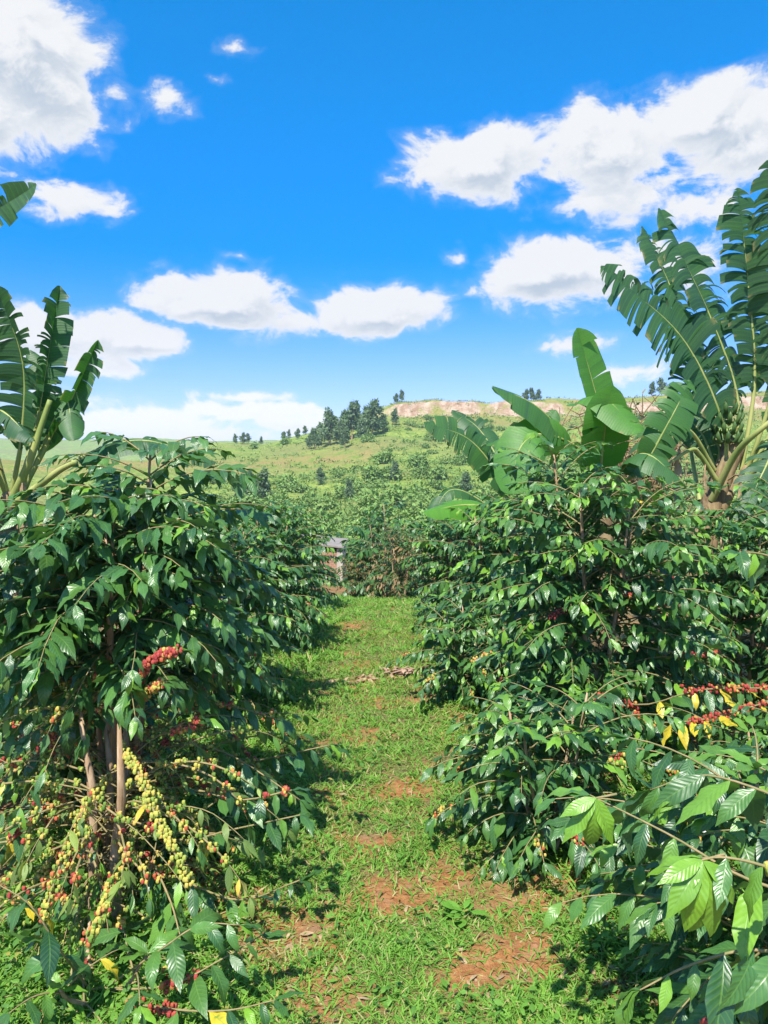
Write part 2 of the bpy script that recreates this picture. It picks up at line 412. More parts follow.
az_in = np.arange(-34, 34.01, .25); az_out = np.arange(36, 325.9, 2.0)
AZ = np.radians(np.concatenate([az_in, az_out]))
def rings(a, b, k): return np.exp(np.linspace(math.log(a), math.log(b), k))
RN = rings(.25, 26, 125); RF = np.concatenate([rings(26, 210, 150), np.arange(211, 252, .8), rings(253, 400, 26), rings(412, 1250, 50)])
def sheet(name, RR, mat, center=False):
    rr, aa = np.meshgrid(RR, AZ, indexing='ij')
    x = rr * np.sin(aa); y = rr * np.cos(aa); z = ground_h(x, y)
    n = len(AZ); nr = len(RR)
    i = np.arange(nr - 1)[:, None] * n; j = np.arange(n)[None, :]; j2 = (j + 1) % n
    q = np.stack([i + j, i + j2, i + n + j2, i + n + j], -1).reshape(-1, 4)
    q = q[:, ::-1]
    mb = MB(); v = np.stack([x, y, z], -1).reshape(-1, 3)
    a = np.degrees(aa).ravel(); a = np.where(a > 180, a - 360, a); r_ = rr.ravel()
    lf = np.zeros((len(v), 3)); hu = np.zeros((len(v), 3))
    lf[:, 0] = bare(v[:, 0], v[:, 1])
    lf[:, 1] = sstep(r_ + 2.5 * vnoise(v[:, 0], v[:, 1], 26, 3), 222, 226.5) * (1 - sstep(r_, 230, 233)) * sstep(a, -1.5, 1.5)
    lf[:, 2] = np.exp(-((r_ - 165) / 14) ** 2) * (1 - sstep(a, -2, 2)) + sstep(r_, 192, 212) * (1 - sstep(r_, 300, 330)) * sstep(a, -1.5, 2) * .8
    mb.add(v, q, 0, lf, hu)
    o = mb.build(name, [mat]); o['kind'] = 'structure'; return o

m, t, out = new_mat('red_soil'); M_SOIL = m
geo = t.node('ShaderNodeNewGeometry'); pos = geo.outputs['Position']
n1 = t.noise(pos, 3.0, 6, .6); n2 = t.noise(pos, 38.0, 5, .65); n3 = t.noise(pos, 160, 3, .6)
n4 = t.noise(pos, 9.0, 4, .6)
soil = t.mix(t.mapr(n2, .3, .7), (.25, .098, .036), (.43, .20, .075))
soil = t.mix(t.mapr(n4, .45, .7, 0, .6), soil, (.36, .22, .13))
thatch = t.mix(t.mapr(n3, .35, .65), (.10, .085, .03), (.25, .20, .09))
b0, _, _ = t.attr('leaf')
cov = t.math('MULTIPLY', t.mapr(n1, .36, .56), t.math('SUBTRACT', 1.0, t.math('MULTIPLY', b0, .93)))
c = t.mix(cov, soil, thatch)
p = t.node('ShaderNodeBsdfPrincipled'); t.l.new(c, p.inputs['Base Color']); p.inputs['Roughness'].default_value = .95; p.inputs['Specular IOR Level'].default_value = .15
bn = t.node('ShaderNodeBump'); bn.inputs['Strength'].default_value = .8; bn.inputs['Distance'].default_value = .02
t.l.new(t.math('ADD', n2, t.math('MULTIPLY', n3, .4)), bn.inputs['Height']); t.l.new(bn.outputs[0], p.inputs['Normal']); t.l.new(p.outputs[0], out.inputs[0])

m, t, out = new_mat('hill_grass'); M_HILL = m
geo = t.node('ShaderNodeNewGeometry'); pos = geo.outputs['Position']
h1 = t.noise(pos, .035, 4, .6); h2 = t.noise(pos, .30, 5, .65); h3 = t.noise(pos, 1.7, 4, .65)
h4 = t.noise(t.vmath('MULTIPLY', pos, (.25, .25, 3.0)), .8, 4, .6)
g = t.mix(t.mapr(h2, .3, .7), (.19, .30, .05), (.38, .46, .10))
g = t.mix(t.mapr(h1, .45, .68), g, (.30, .31, .10))
g = t.mix(t.mapr(h3, .45, .7, 0, .7), g, (.08, .16, .035))
g = t.mix(t.mapr(h4, .58, .72, 0, .6), g, (.30, .24, .10))
_, cliff, fld = t.attr('leaf')
g = t.mix(t.math('MULTIPLY', fld, t.mapr(h2, .35, .6)), g, (.36, .28, .10))
stria = t.noise(t.vmath('MULTIPLY', pos, (1, 1, .35)), .5, 5, .7)
ck = t.mix(t.mapr(stria, .35, .65), (.38, .24, .15), (.62, .47, .34))
g = t.mix(t.math('MULTIPLY', t.mapr(cliff, .05, .6), t.mapr(t.noise(pos, .11, 4, .65), .36, .50)), g, ck)
p = t.node('ShaderNodeBsdfPrincipled'); t.l.new(g, p.inputs['Base Color']); p.inputs['Roughness'].default_value = 1.0; p.inputs['Specular IOR Level'].default_value = .1
bn = t.node('ShaderNodeBump'); bn.inputs['Strength'].default_value = 1.0; bn.inputs['Distance'].default_value = .9
t.l.new(t.math('ADD', h3, t.math('MULTIPLY', h2, .8)), bn.inputs['Height']); t.l.new(bn.outputs[0], p.inputs['Normal']); t.l.new(p.outputs[0], out.inputs[0])

sheet('ground', RN, M_SOIL); sheet('hill', RF, M_HILL)
# trodden strip between the rows
ys = np.arange(1.2, 10.6, .06); us = np.linspace(-1, 1, 19)
yy, uu = np.meshgrid(ys, us, indexing='ij')
xx = path_c(yy) + uu * (PATH_W + .06 * vnoise(yy, yy * 0 + uu * .2, 1.1, 4)); zz = ground_h(xx, yy) + .008 - .02 * np.abs(uu) ** 6
mb = MB(); pv = np.stack([xx, yy, zz], -1).reshape(-1, 3); lf = np.zeros((len(pv), 3)); lf[:, 0] = bare(pv[:, 0], pv[:, 1])
mb.add(pv, grid_quads(len(ys), len(us)), 0, lf)
o = mb.build('path', [M_SOIL]); o['kind'] = 'structure'

# ------------------------------------------------------------------ grass and weeds
rng = np.random.default_rng(7)
M_GRASS = leaf_material('grass_blade', (.115, .28, .035), (.215, .42, .06), (.28, .50, .07), (.50, .42, .19), (.14, .24, .05), rough=.55, transl=.35, veins=0, bump=0, spec=.3)
M_WEED = leaf_material('weed_leaf', (.07, .19, .03), (.15, .32, .04), (.16, .36, .04), (.4, .36, .08), (.10, .2, .05), rough=.5, transl=.3, veins=6, bump=.2)
P_BLADE = ([0, .5, 1], [1, .8, .05])
BLADES = [leaf_template(2, 4, .11, d, 0, 0, P_BLADE, tw) for d, tw in ((.4, .3), (.9, -.4), (1.4, .5), (1.9, 0))]
WEEDS = [leaf_template(3, 4, w_, d, .2, 0, P_ROUND) for d, w_ in ((.3, .62), (.9, .45), (.6, .34), (1.2, .5))]
def scatter(n, xr, yr, power=1.6):
    u = rng.random(n); y0, y1 = yr
    y = (y0 ** (1 - power) + u * (y1 ** (1 - power) - y0 ** (1 - power))) ** (1 / (1 - power))
    return y
def grass_points(n, yr, power, half):
    y = scatter(n, None, yr, power)
    x = path_c(y) + rng.uniform(-half, half, n) * np.minimum(1.0, .55 + y * .1)
    return x, y
def grass(mb, x, y, size, keep, yel=.12, up=.55):
    k = rng.random(len(x)) < keep
    x, y = x[k], y[k]; size = size[k] if hasattr(size, '__len__') else np.full(len(x), size)
    n = len(x); P = np.stack([x, y, ground_h(x, y) + .004], -1)
    a = rng.uniform(0, 2 * math.pi, n); D = np.stack([np.cos(a), np.sin(a), rng.uniform(up * .5, up * 2.6, n)], -1)
    N = np.stack([rng.normal(0, .3, n), rng.normal(0, .3, n), np.ones(n)], -1)
    S = size * rng.uniform(.5, 1.4, n)
    patch = np.clip(.5 + .6 * vnoise(x, y, .9, 11), 0, 1)
    A = np.clip(rng.uniform(-.3, .8, n) * patch, 0, 1); Yl = (rng.random(n) < (yel + .10 * (1 - patch) )).astype(float)
    place(mb, rng, BLADES, P, D, N, S, A, Yl)
mb = MB()
x, y = grass_points(300000, (1.9, 11.5), 1.45, 1.9)
on = np.abs(x - path_c(y)) < PATH_W
patch = np.clip(.72 + .55 * vnoise(x, y, .55, 21), 0.15, 1)
keep = (1 - .84 * bare(x, y)) * np.where(on, 1, .75) * patch
size = np.where(on, .030 + .004 * y, .055 + .004 * y) * (1 + .5 * np.clip(vnoise(x, y, .7, 31), 0, 1))
grass(mb, x, y, size, keep, yel=.07)
x, y = grass_points(24000, (1.9, 9), 1.45, 1.3)
grass(mb, x, y, .05, .15 + .75 * bare(x, y) * np.clip(.3 + .8 * vnoise(x, y, .3, 51), 0, 1), yel=.95, up=.10)
tag(mb.build('grass', [M_GRASS]), 'short green grass covering the path between the coffee rows', 'grass', kind='stuff')
mb = MB()
x, y = grass_points(60000, (1.9, 11), 1.4, 2.6)
on = np.abs(x - path_c(y)) < PATH_W * .8
k = rng.random(len(x)) < (1 - .9 * bare(x, y)) * np.where(on, .35, .8) * np.clip(.4 + .9 * vnoise(x, y, .5, 41), 0, 1)
x, y = x[k], y[k]; n = len(x)
a = rng.uniform(0, 2 * math.pi, n); lift = rng.uniform(.0, .07, n) * np.where(np.abs(x) > .7, 1.6, .7)
P = np.stack([x, y, ground_h(x, y) + .01 + lift], -1)
place(mb, rng, WEEDS, P, np.stack([np.cos(a), np.sin(a), rng.uniform(-.1, .7, n)], -1), np.stack([rng.normal(0, .3, n), rng.normal(0, .3, n), np.ones(n)], -1),
      rng.uniform(.014, .032, n) * (1 + .06 * y), np.clip(rng.uniform(-.6, .8, n), 0, 1), (rng.random(n) < .05) * 1.0)
tag(mb.build('weeds', [M_WEED]), 'small leafy weeds among the grass along both coffee rows', 'weeds', kind='stuff')
# dead leaves and straw on the soil
mb = MB(); n = 1900
y = scatter(n, None, (1.9, 10), 1.5); x = path_c(y) + rng.choice([-1, 1], n) * (rng.random(n) ** .7) * 1.9
k = rng.random(n) < (.25 + .75 * bare(x, y) + .5 * (np.abs(x) > .7)); x, y = x[k], y[k]; n = len(x)
a = rng.uniform(0, 2 * math.pi, n)
place(mb, rng, COFFEE_LO, np.stack([x, y, ground_h(x, y) + .015], -1), np.stack([np.cos(a), np.sin(a), rng.uniform(-.05, .35, n)], -1),
      np.stack([rng.normal(0, .4, n), rng.normal(0, .4, n), np.ones(n)], -1), rng.uniform(.02, .06, n), np.zeros(n), np.zeros(n))
tag(mb.build('leaf_litter', [M_DEAD]), 'dry brown leaves scattered on the red soil under the coffee bushes', 'leaf litter', kind='stuff')

mb = MB(); n = 5200
y = scatter(n, None, (1.9, 9), 1.6); x = path_c(y) + rng.uniform(-1.2, 1.2, n)
k = rng.random(n) < .08 + .92 * bare(x, y); x, y = x[k], y[k]; n = len(x)
_g = np.linspace(-1, 1, 3); P = np.stack([x, y, ground_h(x, y) + .002], -1)
CL = [(np.array([[math.cos(a) * r_ * rng.uniform(.7, 1.2), math.sin(a) * r_ * rng.uniform(.7, 1.2), z_ * rng.uniform(.8, 1.2)] for r_, z_ in ((1, -.3), (.95, .3), (.5, .7), (.02, .75)) for a in np.linspace(0, 6.283, 7)]), grid_quads(4, 7), np.zeros((28, 2))) for _ in range(5)]
for tv, tq, uv in CL: tv[6::7] = tv[0::7]
a = rng.uniform(0, 6.28, n)
place(mb, rng, CL, P, np.stack([np.cos(a), np.sin(a), np.zeros(n)], -1), np.tile(np.array((0, 0, 1.0)), (n, 1)), .004 + .014 * rng.random(n) ** 3, np.zeros(n), np.zeros(n))
tag(mb.build('soil_clods', [M_SOIL]), 'small red clods and crumbs lying on the bare soil of the path', 'clods', kind='stuff')

# ------------------------------------------------------------------ coffee plants
CUBE = None
def ball():
    """24-quad sphere"""
    global CUBE
    if CUBE is None:
        V, Q = [], []
        for ax in range(3):
            for sg in (-1, 1):
                g = np.linspace(-1, 1, 3); a, b = np.meshgrid(g, g, indexing='ij')
                pt = np.zeros((9, 3)); pt[:, ax] = sg; pt[:, (ax + 1) % 3] = a.ravel() * sg; pt[:, (ax + 2) % 3] = b.ravel()
                q = grid_quads(3, 3); Q.append((q[:, ::-1] if True else q) + len(V) * 9); V.append(norm(pt))
        CUBE = (np.concatenate(V), np.concatenate(Q))
    return CUBE
def berries(mb, rng, nodes, per, ripe, spread=.017, rad=.0074):
    bv, bq = ball()
    P, r, c = [], [], []
    for nd in nodes:
        for _ in range(rng.integers(max(1, per - 3), per + 3)):
            dv = norm(rng.normal(0, 1, 3)); P.append(np.asarray(nd) + dv * spread * rng.uniform(.7, 1.2))
            r.append(rad * rng.uniform(.8, 1.15)); c.append(np.clip(rng.normal(ripe[0], ripe[1]), 0, 1))
    P, r, c = np.array(P), np.array(r), np.array(c); n = len(P)
    v = P[:, None, :] + bv[None] * r[:, None, None] * np.array((1, 1, 1.12))
    q = bq[None] + (np.arange(n) * len(bv))[:, None, None]
    hu = np.zeros((n, len(bv), 3)); hu[..., 0] = c[:, None]
    mb.add(v.reshape(-1, 3), q.reshape(-1, 4), 0, None, hu.reshape(-1, 3))

UPV = np.array((0, 0, 1.0))
def branch_leaves(L, rng, pts, leaf, f0, f1, step, prob, young, yellow, droop=(.15, .9)):
    seg = np.linalg.norm(np.diff(pts, axis=0), axis=1); s = np.concatenate([[0], np.cumsum(seg)]); tot = s[-1]
    T = norm(np.gradient(pts, axis=0))
    for dist in np.arange(tot * f0, tot * f1 + 1e-6, step):
        f = dist / tot
        p = np.array([np.interp(dist, s, pts[:, k]) for k in range(3)]); tg = norm(np.array([np.interp(dist, s, T[:, k]) for k in range(3)]))
        side = norm(np.cross(tg, UPV) + rng.normal(0, .12, 3))
        near_tip = f > 1 - step / tot * 2.2
        yg = (rng.random() < young) if near_tip else (rng.random() < young * .12)
        for sg in (-1, 1):
            if rng.random() > prob: continue
            dr = rng.uniform(*droop)
            D = side * sg * rng.uniform(.55, 1.0) + tg * rng.uniform(.3, .9) - UPV * dr
            N = UPV * (1 + .3 * dr) + side * sg * .35 + rng.normal(0, .28, 3)
            sz = leaf * rng.uniform(.55, 1.22) * (.72 if near_tip else 1)
            age = np.clip(rng.normal(.7, .25), 0, 1) if yg else max(0, rng.normal(.05, .16))
            L.add(p, D, N, sz, age, 1.0 if rng.random() < yellow else 0.0)
    tg = T[-1]; side = norm(np.cross(tg, UPV))
    for k in range(3):
        D = tg + side * rng.normal(0, .5) - UPV * rng.uniform(0, .6)
        L.add(pts[-1], D, UPV + rng.normal(0, .3, 3), leaf * rng.uniform(.45, .85), np.clip(rng.normal(.6, .3), 0, 1) if rng.random() < young else .1, 0)

def branch_line(rng, p, azm, el0, droop, length, n=8):
    pts = [np.array(p, float)]; a = azm
    for k in range(n):
        f = k / n; e = el0 - droop * f ** 1.3; a += rng.normal(0, .06)
        pts.append(pts[-1] + length / n * np.array((math.sin(a) * math.cos(e), math.cos(a) * math.cos(e), math.sin(e))))
    return np.array(pts)

def coffee_tree(root, seed, H, z0, rad, stems=3, leaf=.15, dz=.085, young=.3, yellow=.002, f0=.25, prob=.93, tpl=COFFEE_HI, lmat=None, step=.062,
                spread=.10, clusters=0, ripe=(.7, .2), prof=([0, .3, .6, .85, 1], [.8, 1, .85, .55, .22]), droop=(.15, .9), stem_r=.018, rise=32):
    rng = np.random.default_rng(seed)
    trunk, crown, L = MB(), MB(), Leaves(); spots = []
    a0 = rng.uniform(0, 6.28)
    for k in range(stems):
        sa = a0 + k * 6.283 / stems + rng.normal(0, .3)
        off = np.array((math.sin(sa), math.cos(sa), 0)) * spread if stems > 1 else np.zeros(3)
        hk = H * (1 if k == 0 else rng.uniform(.82, .97))
        zs = np.linspace(0, 1, 9)
        line = np.array([off * (.35 + 1.4 * f) + np.array((.012 * math.sin(5 * f + k), .012 * math.cos(4 * f + k), f * hk)) for f in zs])
        tube(trunk, line, np.linspace(stem_r, .005, 9) * rng.uniform(.85, 1.15), 8)
        azm = rng.uniform(0, 6.28); z = z0 * rng.uniform(.9, 1.1)
        while z < hk - .02:
            u = (z - z0) / (hk - z0 + 1e-6)
            p = np.array([np.interp(z, line[:, 2], line[:, i]) for i in range(3)])
            for o_ in (0, math.pi):
                if rng.random() < .06: continue
                b = azm + o_ + rng.normal(0, .2)
                ln = rad * np.interp(u, *prof) * rng.uniform(.72, 1.12)
                pts = branch_line(rng, p, b, R(18) + R(rise) * u + rng.normal(0, .12), R(40) + R(35) * (1 - u), ln)
                tube(crown, pts, np.linspace(.0042, .0016, len(pts)), 4, 1, cap=False)
                branch_leaves(L, rng, pts, leaf, f0, .97, step, prob, young, yellow, droop)
                spots.append((pts, u))
            azm += math.pi / 2 + rng.normal(0, .25); z += dz * rng.uniform(.8, 1.2)
        for j in range(5):
            a = rng.uniform(0, 6.28); L.add(line[-1], np.array((math.sin(a), math.cos(a), rng.uniform(.1, 1.0))), UPV + rng.normal(0, .3, 3), leaf * rng.uniform(.5, .95), rng.uniform(.2, .8) * (young > .2), 0)
    L.emit(crown, rng, tpl)
    trunk.build('trunk', [M_BARK], root); crown.build('crown', [lmat or M_LEAF, M_TWIG], root)
    if clusters:
        low = [s for s in spots if s[1] < .6]
        for i in rng.permutation(len(low))[:clusters]:
            pts, u = low[i]; b = MB()
            f = rng.uniform(.5, .88); ks = [f + .05 * j for j in range(rng.integers(2, 5))]
            nodes = [pts[0] + 0 for _ in ks]
            idx = np.linspace(0, 1, len(pts))
            nodes = [np.array([np.interp(min(q_, 1), idx, pts[:, c]) for c in range(3)]) for q_ in ks]
            tube(b, nodes, .004, 5, 1)
            berries(b, rng, nodes, 8, (rng.normal(ripe[0], .14), ripe[1])); b.build('cherry_cluster', [M_CHERRY, M_TWIG], root)
    return root

def bare_branch(root, seed, ctrl, leaf=.15, f0=.6, prob=.8, step=.06, young=.25, yellow=.05, rad=.006, bunch=(), tpl=COFFEE_HI, droop=(.2, 1.0), n=14, f1=.98, lmat=None):
    """one long branch: its bark, leaves and each cherry bunch"""
    rng = np.random.default_rng(seed); org = np.array(root.location)
    pts = smooth_line(ctrl, n) - org
    b = MB(); tube(b, pts, np.linspace(rad, rad * .4, n), 6)
    ob = b.build('branch', [M_TWIG], root)
    L = Leaves(); branch_leaves(L, rng, pts, leaf, f0, f1, step, prob, young, yellow, droop)
    m_ = MB(); L.emit(m_, rng, tpl); m_.build('foliage', [lmat or M_LEAF], ob)
    idx = np.linspace(0, 1, n)
    for (a, c, per, ripe, sd) in bunch:
        length = np.linalg.norm(pts[-1] - pts[0]) * (c - a)
        nodes = [np.array([np.interp(q_, idx, pts[:, k]) for k in range(3)]) for q_ in np.linspace(a, c, max(2, int(length / .027)))]
        bm = MB()
        if per < 8: nodes = nodes[::2] + nodes[-1:]
        tube(bm, nodes, .004, 5, 1)
        berries(bm, rng, nodes, per + (2 if per < 8 else 0), (ripe, sd), spread=.014 if per < 8 else .017); bm.build('cherry_cluster', [M_CHERRY, M_TWIG], ob)
    return ob
def base(x, y): return (x, y, gh(x, y) - .01)

# left row ---------------------------------------------------------
T1 = thing('coffee_bush', 'tall dark coffee bush left of the path with bare brown stems and yellow cherries', 'coffee bush', base(-1.12, 3.2), 'coffee bushes beside the path')
coffee_tree(T1, 11, 1.78, .84, .60, stems=7, leaf=.142, young=.14, spread=.09, dz=.066, step=.044, rise=14, droop=(-.05, .75), clusters=9, ripe=(.8, .12), prof=([0, .2, .4, .65, .85, 1], [.80, 1.0, 1.08, 1.02, .84, .45]), stem_r=.021)
LOWB = [  # control points (px, py, depth), first leafy fraction, bunches (from, to, berries, ripeness, spread)
 ([(120, 745, 2.95), (138, 772, 2.62), (160, 825, 2.45), (192, 885, 2.42)], .97, [(.02, .98, 11, .38, .10)]),
 ([(112, 770, 3.0), (92, 800, 2.7), (62, 860, 2.5), (42, 925, 2.4)], .95, [(.1, .97, 10, .42, .16)]),
 ([(118, 850, 3.0), (112, 880, 2.6), (102, 915, 2.4), (84, 945, 2.35)], .9, [(.3, .95, 10, .44, .2)]),
 ([(128, 800, 3.15), (190, 790, 3.0), (240, 800, 2.9), (292, 790, 2.85)], .62, [(.45, .55, 6, .5, .2), (.84, .96, 7, .72, .15)]),
 ([(126, 820, 3.15), (180, 840, 3.0), (230, 830, 2.9), (300, 815, 2.8)], .5, [(.25, .4, 6, .3, .15)]),
 ([(128, 760, 3.2), (180, 745, 3.25), (230, 755, 3.2), (300, 800, 3.1)], .5, [(.2, .55, 6, .25, .12)]),
 ([(122, 735, 3.2), (170, 705, 3.3), (225, 705, 3.3), (280, 720, 3.3)], .55, [(.5, .7, 7, .7, .2)]),
 ([(112, 730, 3.2), (70, 705, 3.3), (30, 700, 3.4), (-20, 705, 3.5)], .75, [(.2, .8, 6, .42, .25)]),
 ([(110, 755, 3.2), (70, 745, 3.1), (25, 765, 3.0), (-20, 800, 2.9)], .55, [(.2, .5, 6, .28, .15)]),
 ([(110, 790, 3.2), (60, 790, 3.0), (20, 820, 2.9), (-30, 860, 2.8)], .5, [(.3, .5, 6, .5, .3)]),
 ([(110, 820, 3.2), (80, 850, 2.9), (50, 885, 2.7), (20, 905, 2.55)], .4, [(.45, .6, 6, .75, .15)]),
 ([(122, 830, 3.2), (150, 860, 2.85), (170, 900, 2.65), (180, 935, 2.5)], .45, [(.3, .5, 6, .65, .2)]),
 ([(128, 790, 3.2), (200, 770, 3.3), (260, 760, 3.4), (330, 745, 3.4)], .5, [(.3, .5, 5, .3, .1), (.55, .64, 6, .6, .2)]),
 ([(118, 745, 3.2), (95, 720, 3.0), (60, 715, 2.9), (30, 735, 2.8)], .6, [(.3, .8, 6, .3, .2)]),
 ([(124, 860, 3.2), (180, 880, 2.95), (240, 900, 2.85), (300, 880, 2.75)], .4, [(.3, .4, 5, .3, .15)]),
 ([(118, 720, 3.2), (135, 690, 2.9), (150, 662, 2.72), (178, 650, 2.68)], .97, [(.45, 1.0, 11, .80, .12)]),
 ([(120, 725, 3.2), (138, 706, 2.95), (150, 690, 2.8), (162, 683, 2.75)], .97, [(.5, 1.0, 10, .58, .14)]),
 ([(124, 745, 3.2), (160, 735, 3.0), (185, 728, 2.9), (200, 720, 2.85)], .9, [(.5, .98, 7, .74, .12)]),
]
for i, (c, f0, bun) in enumerate(LOWB):
    bare_branch(T1, 100 + i, [at(*q) for q in c], leaf=.15, f0=f0, bunch=bun, prob=.75 if f0 < .9 else .4, yellow=.07, young=.12)

rt = np.random.default_rng(61); c1 = np.array(T1.location)
for i in range(80):
    a_ = R(161) + rt.choice([-1, 1]) * rt.uniform(.45, 2.2); p0 = c1 + np.array((rt.normal(0, .05), rt.normal(0, .05), rt.uniform(.12, .85)))
    ln = rt.uniform(.35, .9); pts = branch_line(rt, p0, a_, rt.uniform(-.35, .75), rt.uniform(.5, 1.7), ln, 8)
    bare_branch(T1, 700 + i, pts, lmat=M_PALELEAF if i % 5 < 3 else None, leaf=.11, f0=rt.uniform(.5, .95), prob=.55, yellow=.08, young=.35, rad=.0034, tpl=COFFEE_LO,
                bunch=[(rt.uniform(.2, .4), rt.uniform(.55, .9), 5, float(rt.choice([.10, .2, .3, .4, .45, .55, .78])), .2)])

T0 = thing('coffee_bush', 'low coffee seedling at the lower left corner with broad leaves and a few red cherries', 'coffee bush', base(-.93, 2.42), 'coffee bushes beside the path')
coffee_tree(T0, 12, .20, .05, .36, stems=3, leaf=.14, young=.25, yellow=.02, dz=.08, clusters=7, ripe=(.62, .2), f0=.35, spread=.12, stem_r=.008, prob=.8, droop=(-.1, .6))
for i, (c, f0, bun) in enumerate([
 ([(110, 985, 2.4), (160, 950, 2.3), (200, 925, 2.3), (240, 925, 2.3)], .5, []),
 ([(110, 990, 2.4), (170, 985, 2.3), (220, 960, 2.3), (262, 935, 2.35)], .6, [(.3, .5, 8, .8, .1)]),
 ([(90, 990, 2.4), (60, 950, 2.25), (30, 905, 2.2), (-10, 880, 2.2)], .4, []),
 ([(110, 1000, 2.4), (180, 1010, 2.2), (230, 1010, 2.15), (275, 1000, 2.1)], .5, [(.1, .3, 9, .85, .08)])]):
    bare_branch(T0, 140 + i, [at(*q) for q in c], leaf=.15, f0=f0, bunch=bun, yellow=.03, young=.15, droop=(0, .7), rad=.004)

TP = thing('coffee_bush', 'sparse pale coffee bush of thin berry twigs at the foot of the tall dark bush', 'coffee bush', base(-1.06, 2.86), 'coffee bushes beside the path')
trk = MB(); cp = np.array(TP.location)
for k in range(6):
    o_ = np.array((rt.normal(0, .05), rt.normal(0, .05), 0)); tube(trk, [o_, o_ * .9 + (0, 0, .25), o_ * 1.2 + (.02, 0, .5), o_ * 1.5 + (rt.normal(0, .02), rt.normal(0, .02), .70 + .12 * rt.random())], [.022, .019, .015, .007], 8)
trk.build('trunk', [M_BARK], TP)
for i in range(92):
    a_ = rt.uniform(0, 6.28); p0 = cp + np.array((rt.normal(0, .05), rt.normal(0, .05), rt.uniform(.06, .52)))
    near = math.cos(a_ - R(160)) > .72
    pts = branch_line(rt, p0, a_, rt.uniform(-.1, .9), rt.uniform(.7, 2.0), rt.uniform(.3, .5) if near else rt.uniform(.35, .85), 8)
    bare_branch(TP, 900 + i, pts, lmat=M_PALELEAF if i % 6 < 4 else None, leaf=rt.uniform(.07, .11), f0=rt.uniform(.45, .95), prob=.5, yellow=.10, young=.4, rad=.0032, tpl=COFFEE_LO,
                bunch=[(rt.uniform(.2, .45), rt.uniform(.55, .92), 5, float(rt.choice([.08, .15, .25, .35, .42, .5, .75])), .18)])

T2 = thing('coffee_bush', 'coffee bush behind the tall dark bush on the left side of the path', 'coffee bush', base(-1.12, 5.3), 'coffee bushes beside the path')
coffee_tree(T2, 13, 1.42, .18, .68, stems=5, leaf=.125, young=.35, dz=.074, step=.046, clusters=8, ripe=(.75, .15), tpl=COFFEE_HI, spread=.12)
bare_branch(T2, 160, [at(*q) for q in [(250, 700, 5.1), (262, 716, 4.8), (280, 728, 4.6), (298, 738, 4.5)]], f0=.9, bunch=[(.2, 1, 9, .62, .2)])

# right row --------------------------------------------------------
R1 = thing('coffee_bush', 'large round leafy coffee bush in front of the banana plants on the right', 'coffee bush', base(1.18, 4.35), 'coffee bushes beside the path')
coffee_tree(R1, 21, 1.80, .28, .76, stems=6, leaf=.122, young=.62, dz=.070, step=.045, clusters=26, ripe=(.8, .1), spread=.13, yellow=.003, rise=22, droop=(0, .8), prof=([0, .3, .6, .85, 1], [.95, 1, .95, .74, .35]))
for i, (c, f0, bun, yl) in enumerate([
 ([(590, 690, 4.3), (640, 705, 3.9), (700, 690, 3.7), (775, 688, 3.6)], .45, [(.12, .3, 8, .8, .1), (.6, .98, 8, .78, .15)], .75),
 ([(590, 700, 4.3), (640, 720, 3.8), (700, 720, 3.5), (775, 700, 3.4)], .5, [(.3, .42, 8, .6, .2), (.62, .98, 9, .8, .1)], .5),
 ([(620, 640, 4.3), (660, 650, 4.0), (700, 655, 3.9), (720, 650, 3.85)], .7, [(.5, .98, 7, .8, .1)], .1),
 ([(585, 680, 4.3), (590, 700, 3.9), (594, 706, 3.7), (602, 695, 3.6)], .98, [(.5, 1.0, 12, .84, .07)], 0),
 ([(610, 730, 4.3), (620, 750, 3.6), (625, 760, 3.4), (632, 752, 3.3)], .98, [(.5, 1.0, 10, .66, .2)], 0)]):
    bare_branch(R1, 180 + i, [at(*q) for q in c], leaf=.14, f0=f0, bunch=bun, yellow=yl, young=.3)

R2 = thing('coffee_bush', 'low dark coffee bush spilling over the right edge of the path', 'coffee bush', base(.72, 3.32), 'coffee bushes beside the path')
coffee_tree(R2, 22, .76, .08, .54, stems=5, leaf=.12, young=.35, dz=.066, step=.048, clusters=14, ripe=(.55, .2), spread=.10, stem_r=.010, prob=.93)

R3 = thing('coffee_bush', 'nearest coffee bush at the lower right corner with large bright drooping leaves', 'coffee bush', base(1.16, 2.05), 'coffee bushes beside the path')
coffee_tree(R3, 23, .92, .10, .70, stems=5, leaf=.13, young=.30, dz=.078, step=.05, clusters=12, ripe=(.55, .2), spread=.10, stem_r=.012, yellow=.004)
for i, (c, f0, yg, dr) in enumerate([
 ([(820, 900, 1.55), (745, 878, 1.55), (670, 835, 1.6), (590, 795, 1.68)], .15, .6, (.5, 1.3)),
 ([(820, 890, 1.35), (770, 868, 1.36), (730, 858, 1.38), (700, 858, 1.4)], .5, 1.0, (.9, 1.9)),
 ([(820, 960, 1.5), (750, 950, 1.5), (690, 965, 1.5), (640, 990, 1.5)], .2, .15, (.3, 1.0)),
 ([(820, 820, 1.7), (760, 790, 1.75), (700, 775, 1.85), (650, 790, 1.9)], .2, .4, (.3, 1.0))]):
    bare_branch(R3, 200 + i, [at(*q) for q in c], leaf=.165, f0=f0, yellow=.0, young=yg, droop=dr, prob=.9, bunch=[(.2, .3, 6, .5, .25)] if i == 1 else (), rad=.004)
rf = np.random.default_rng(88)
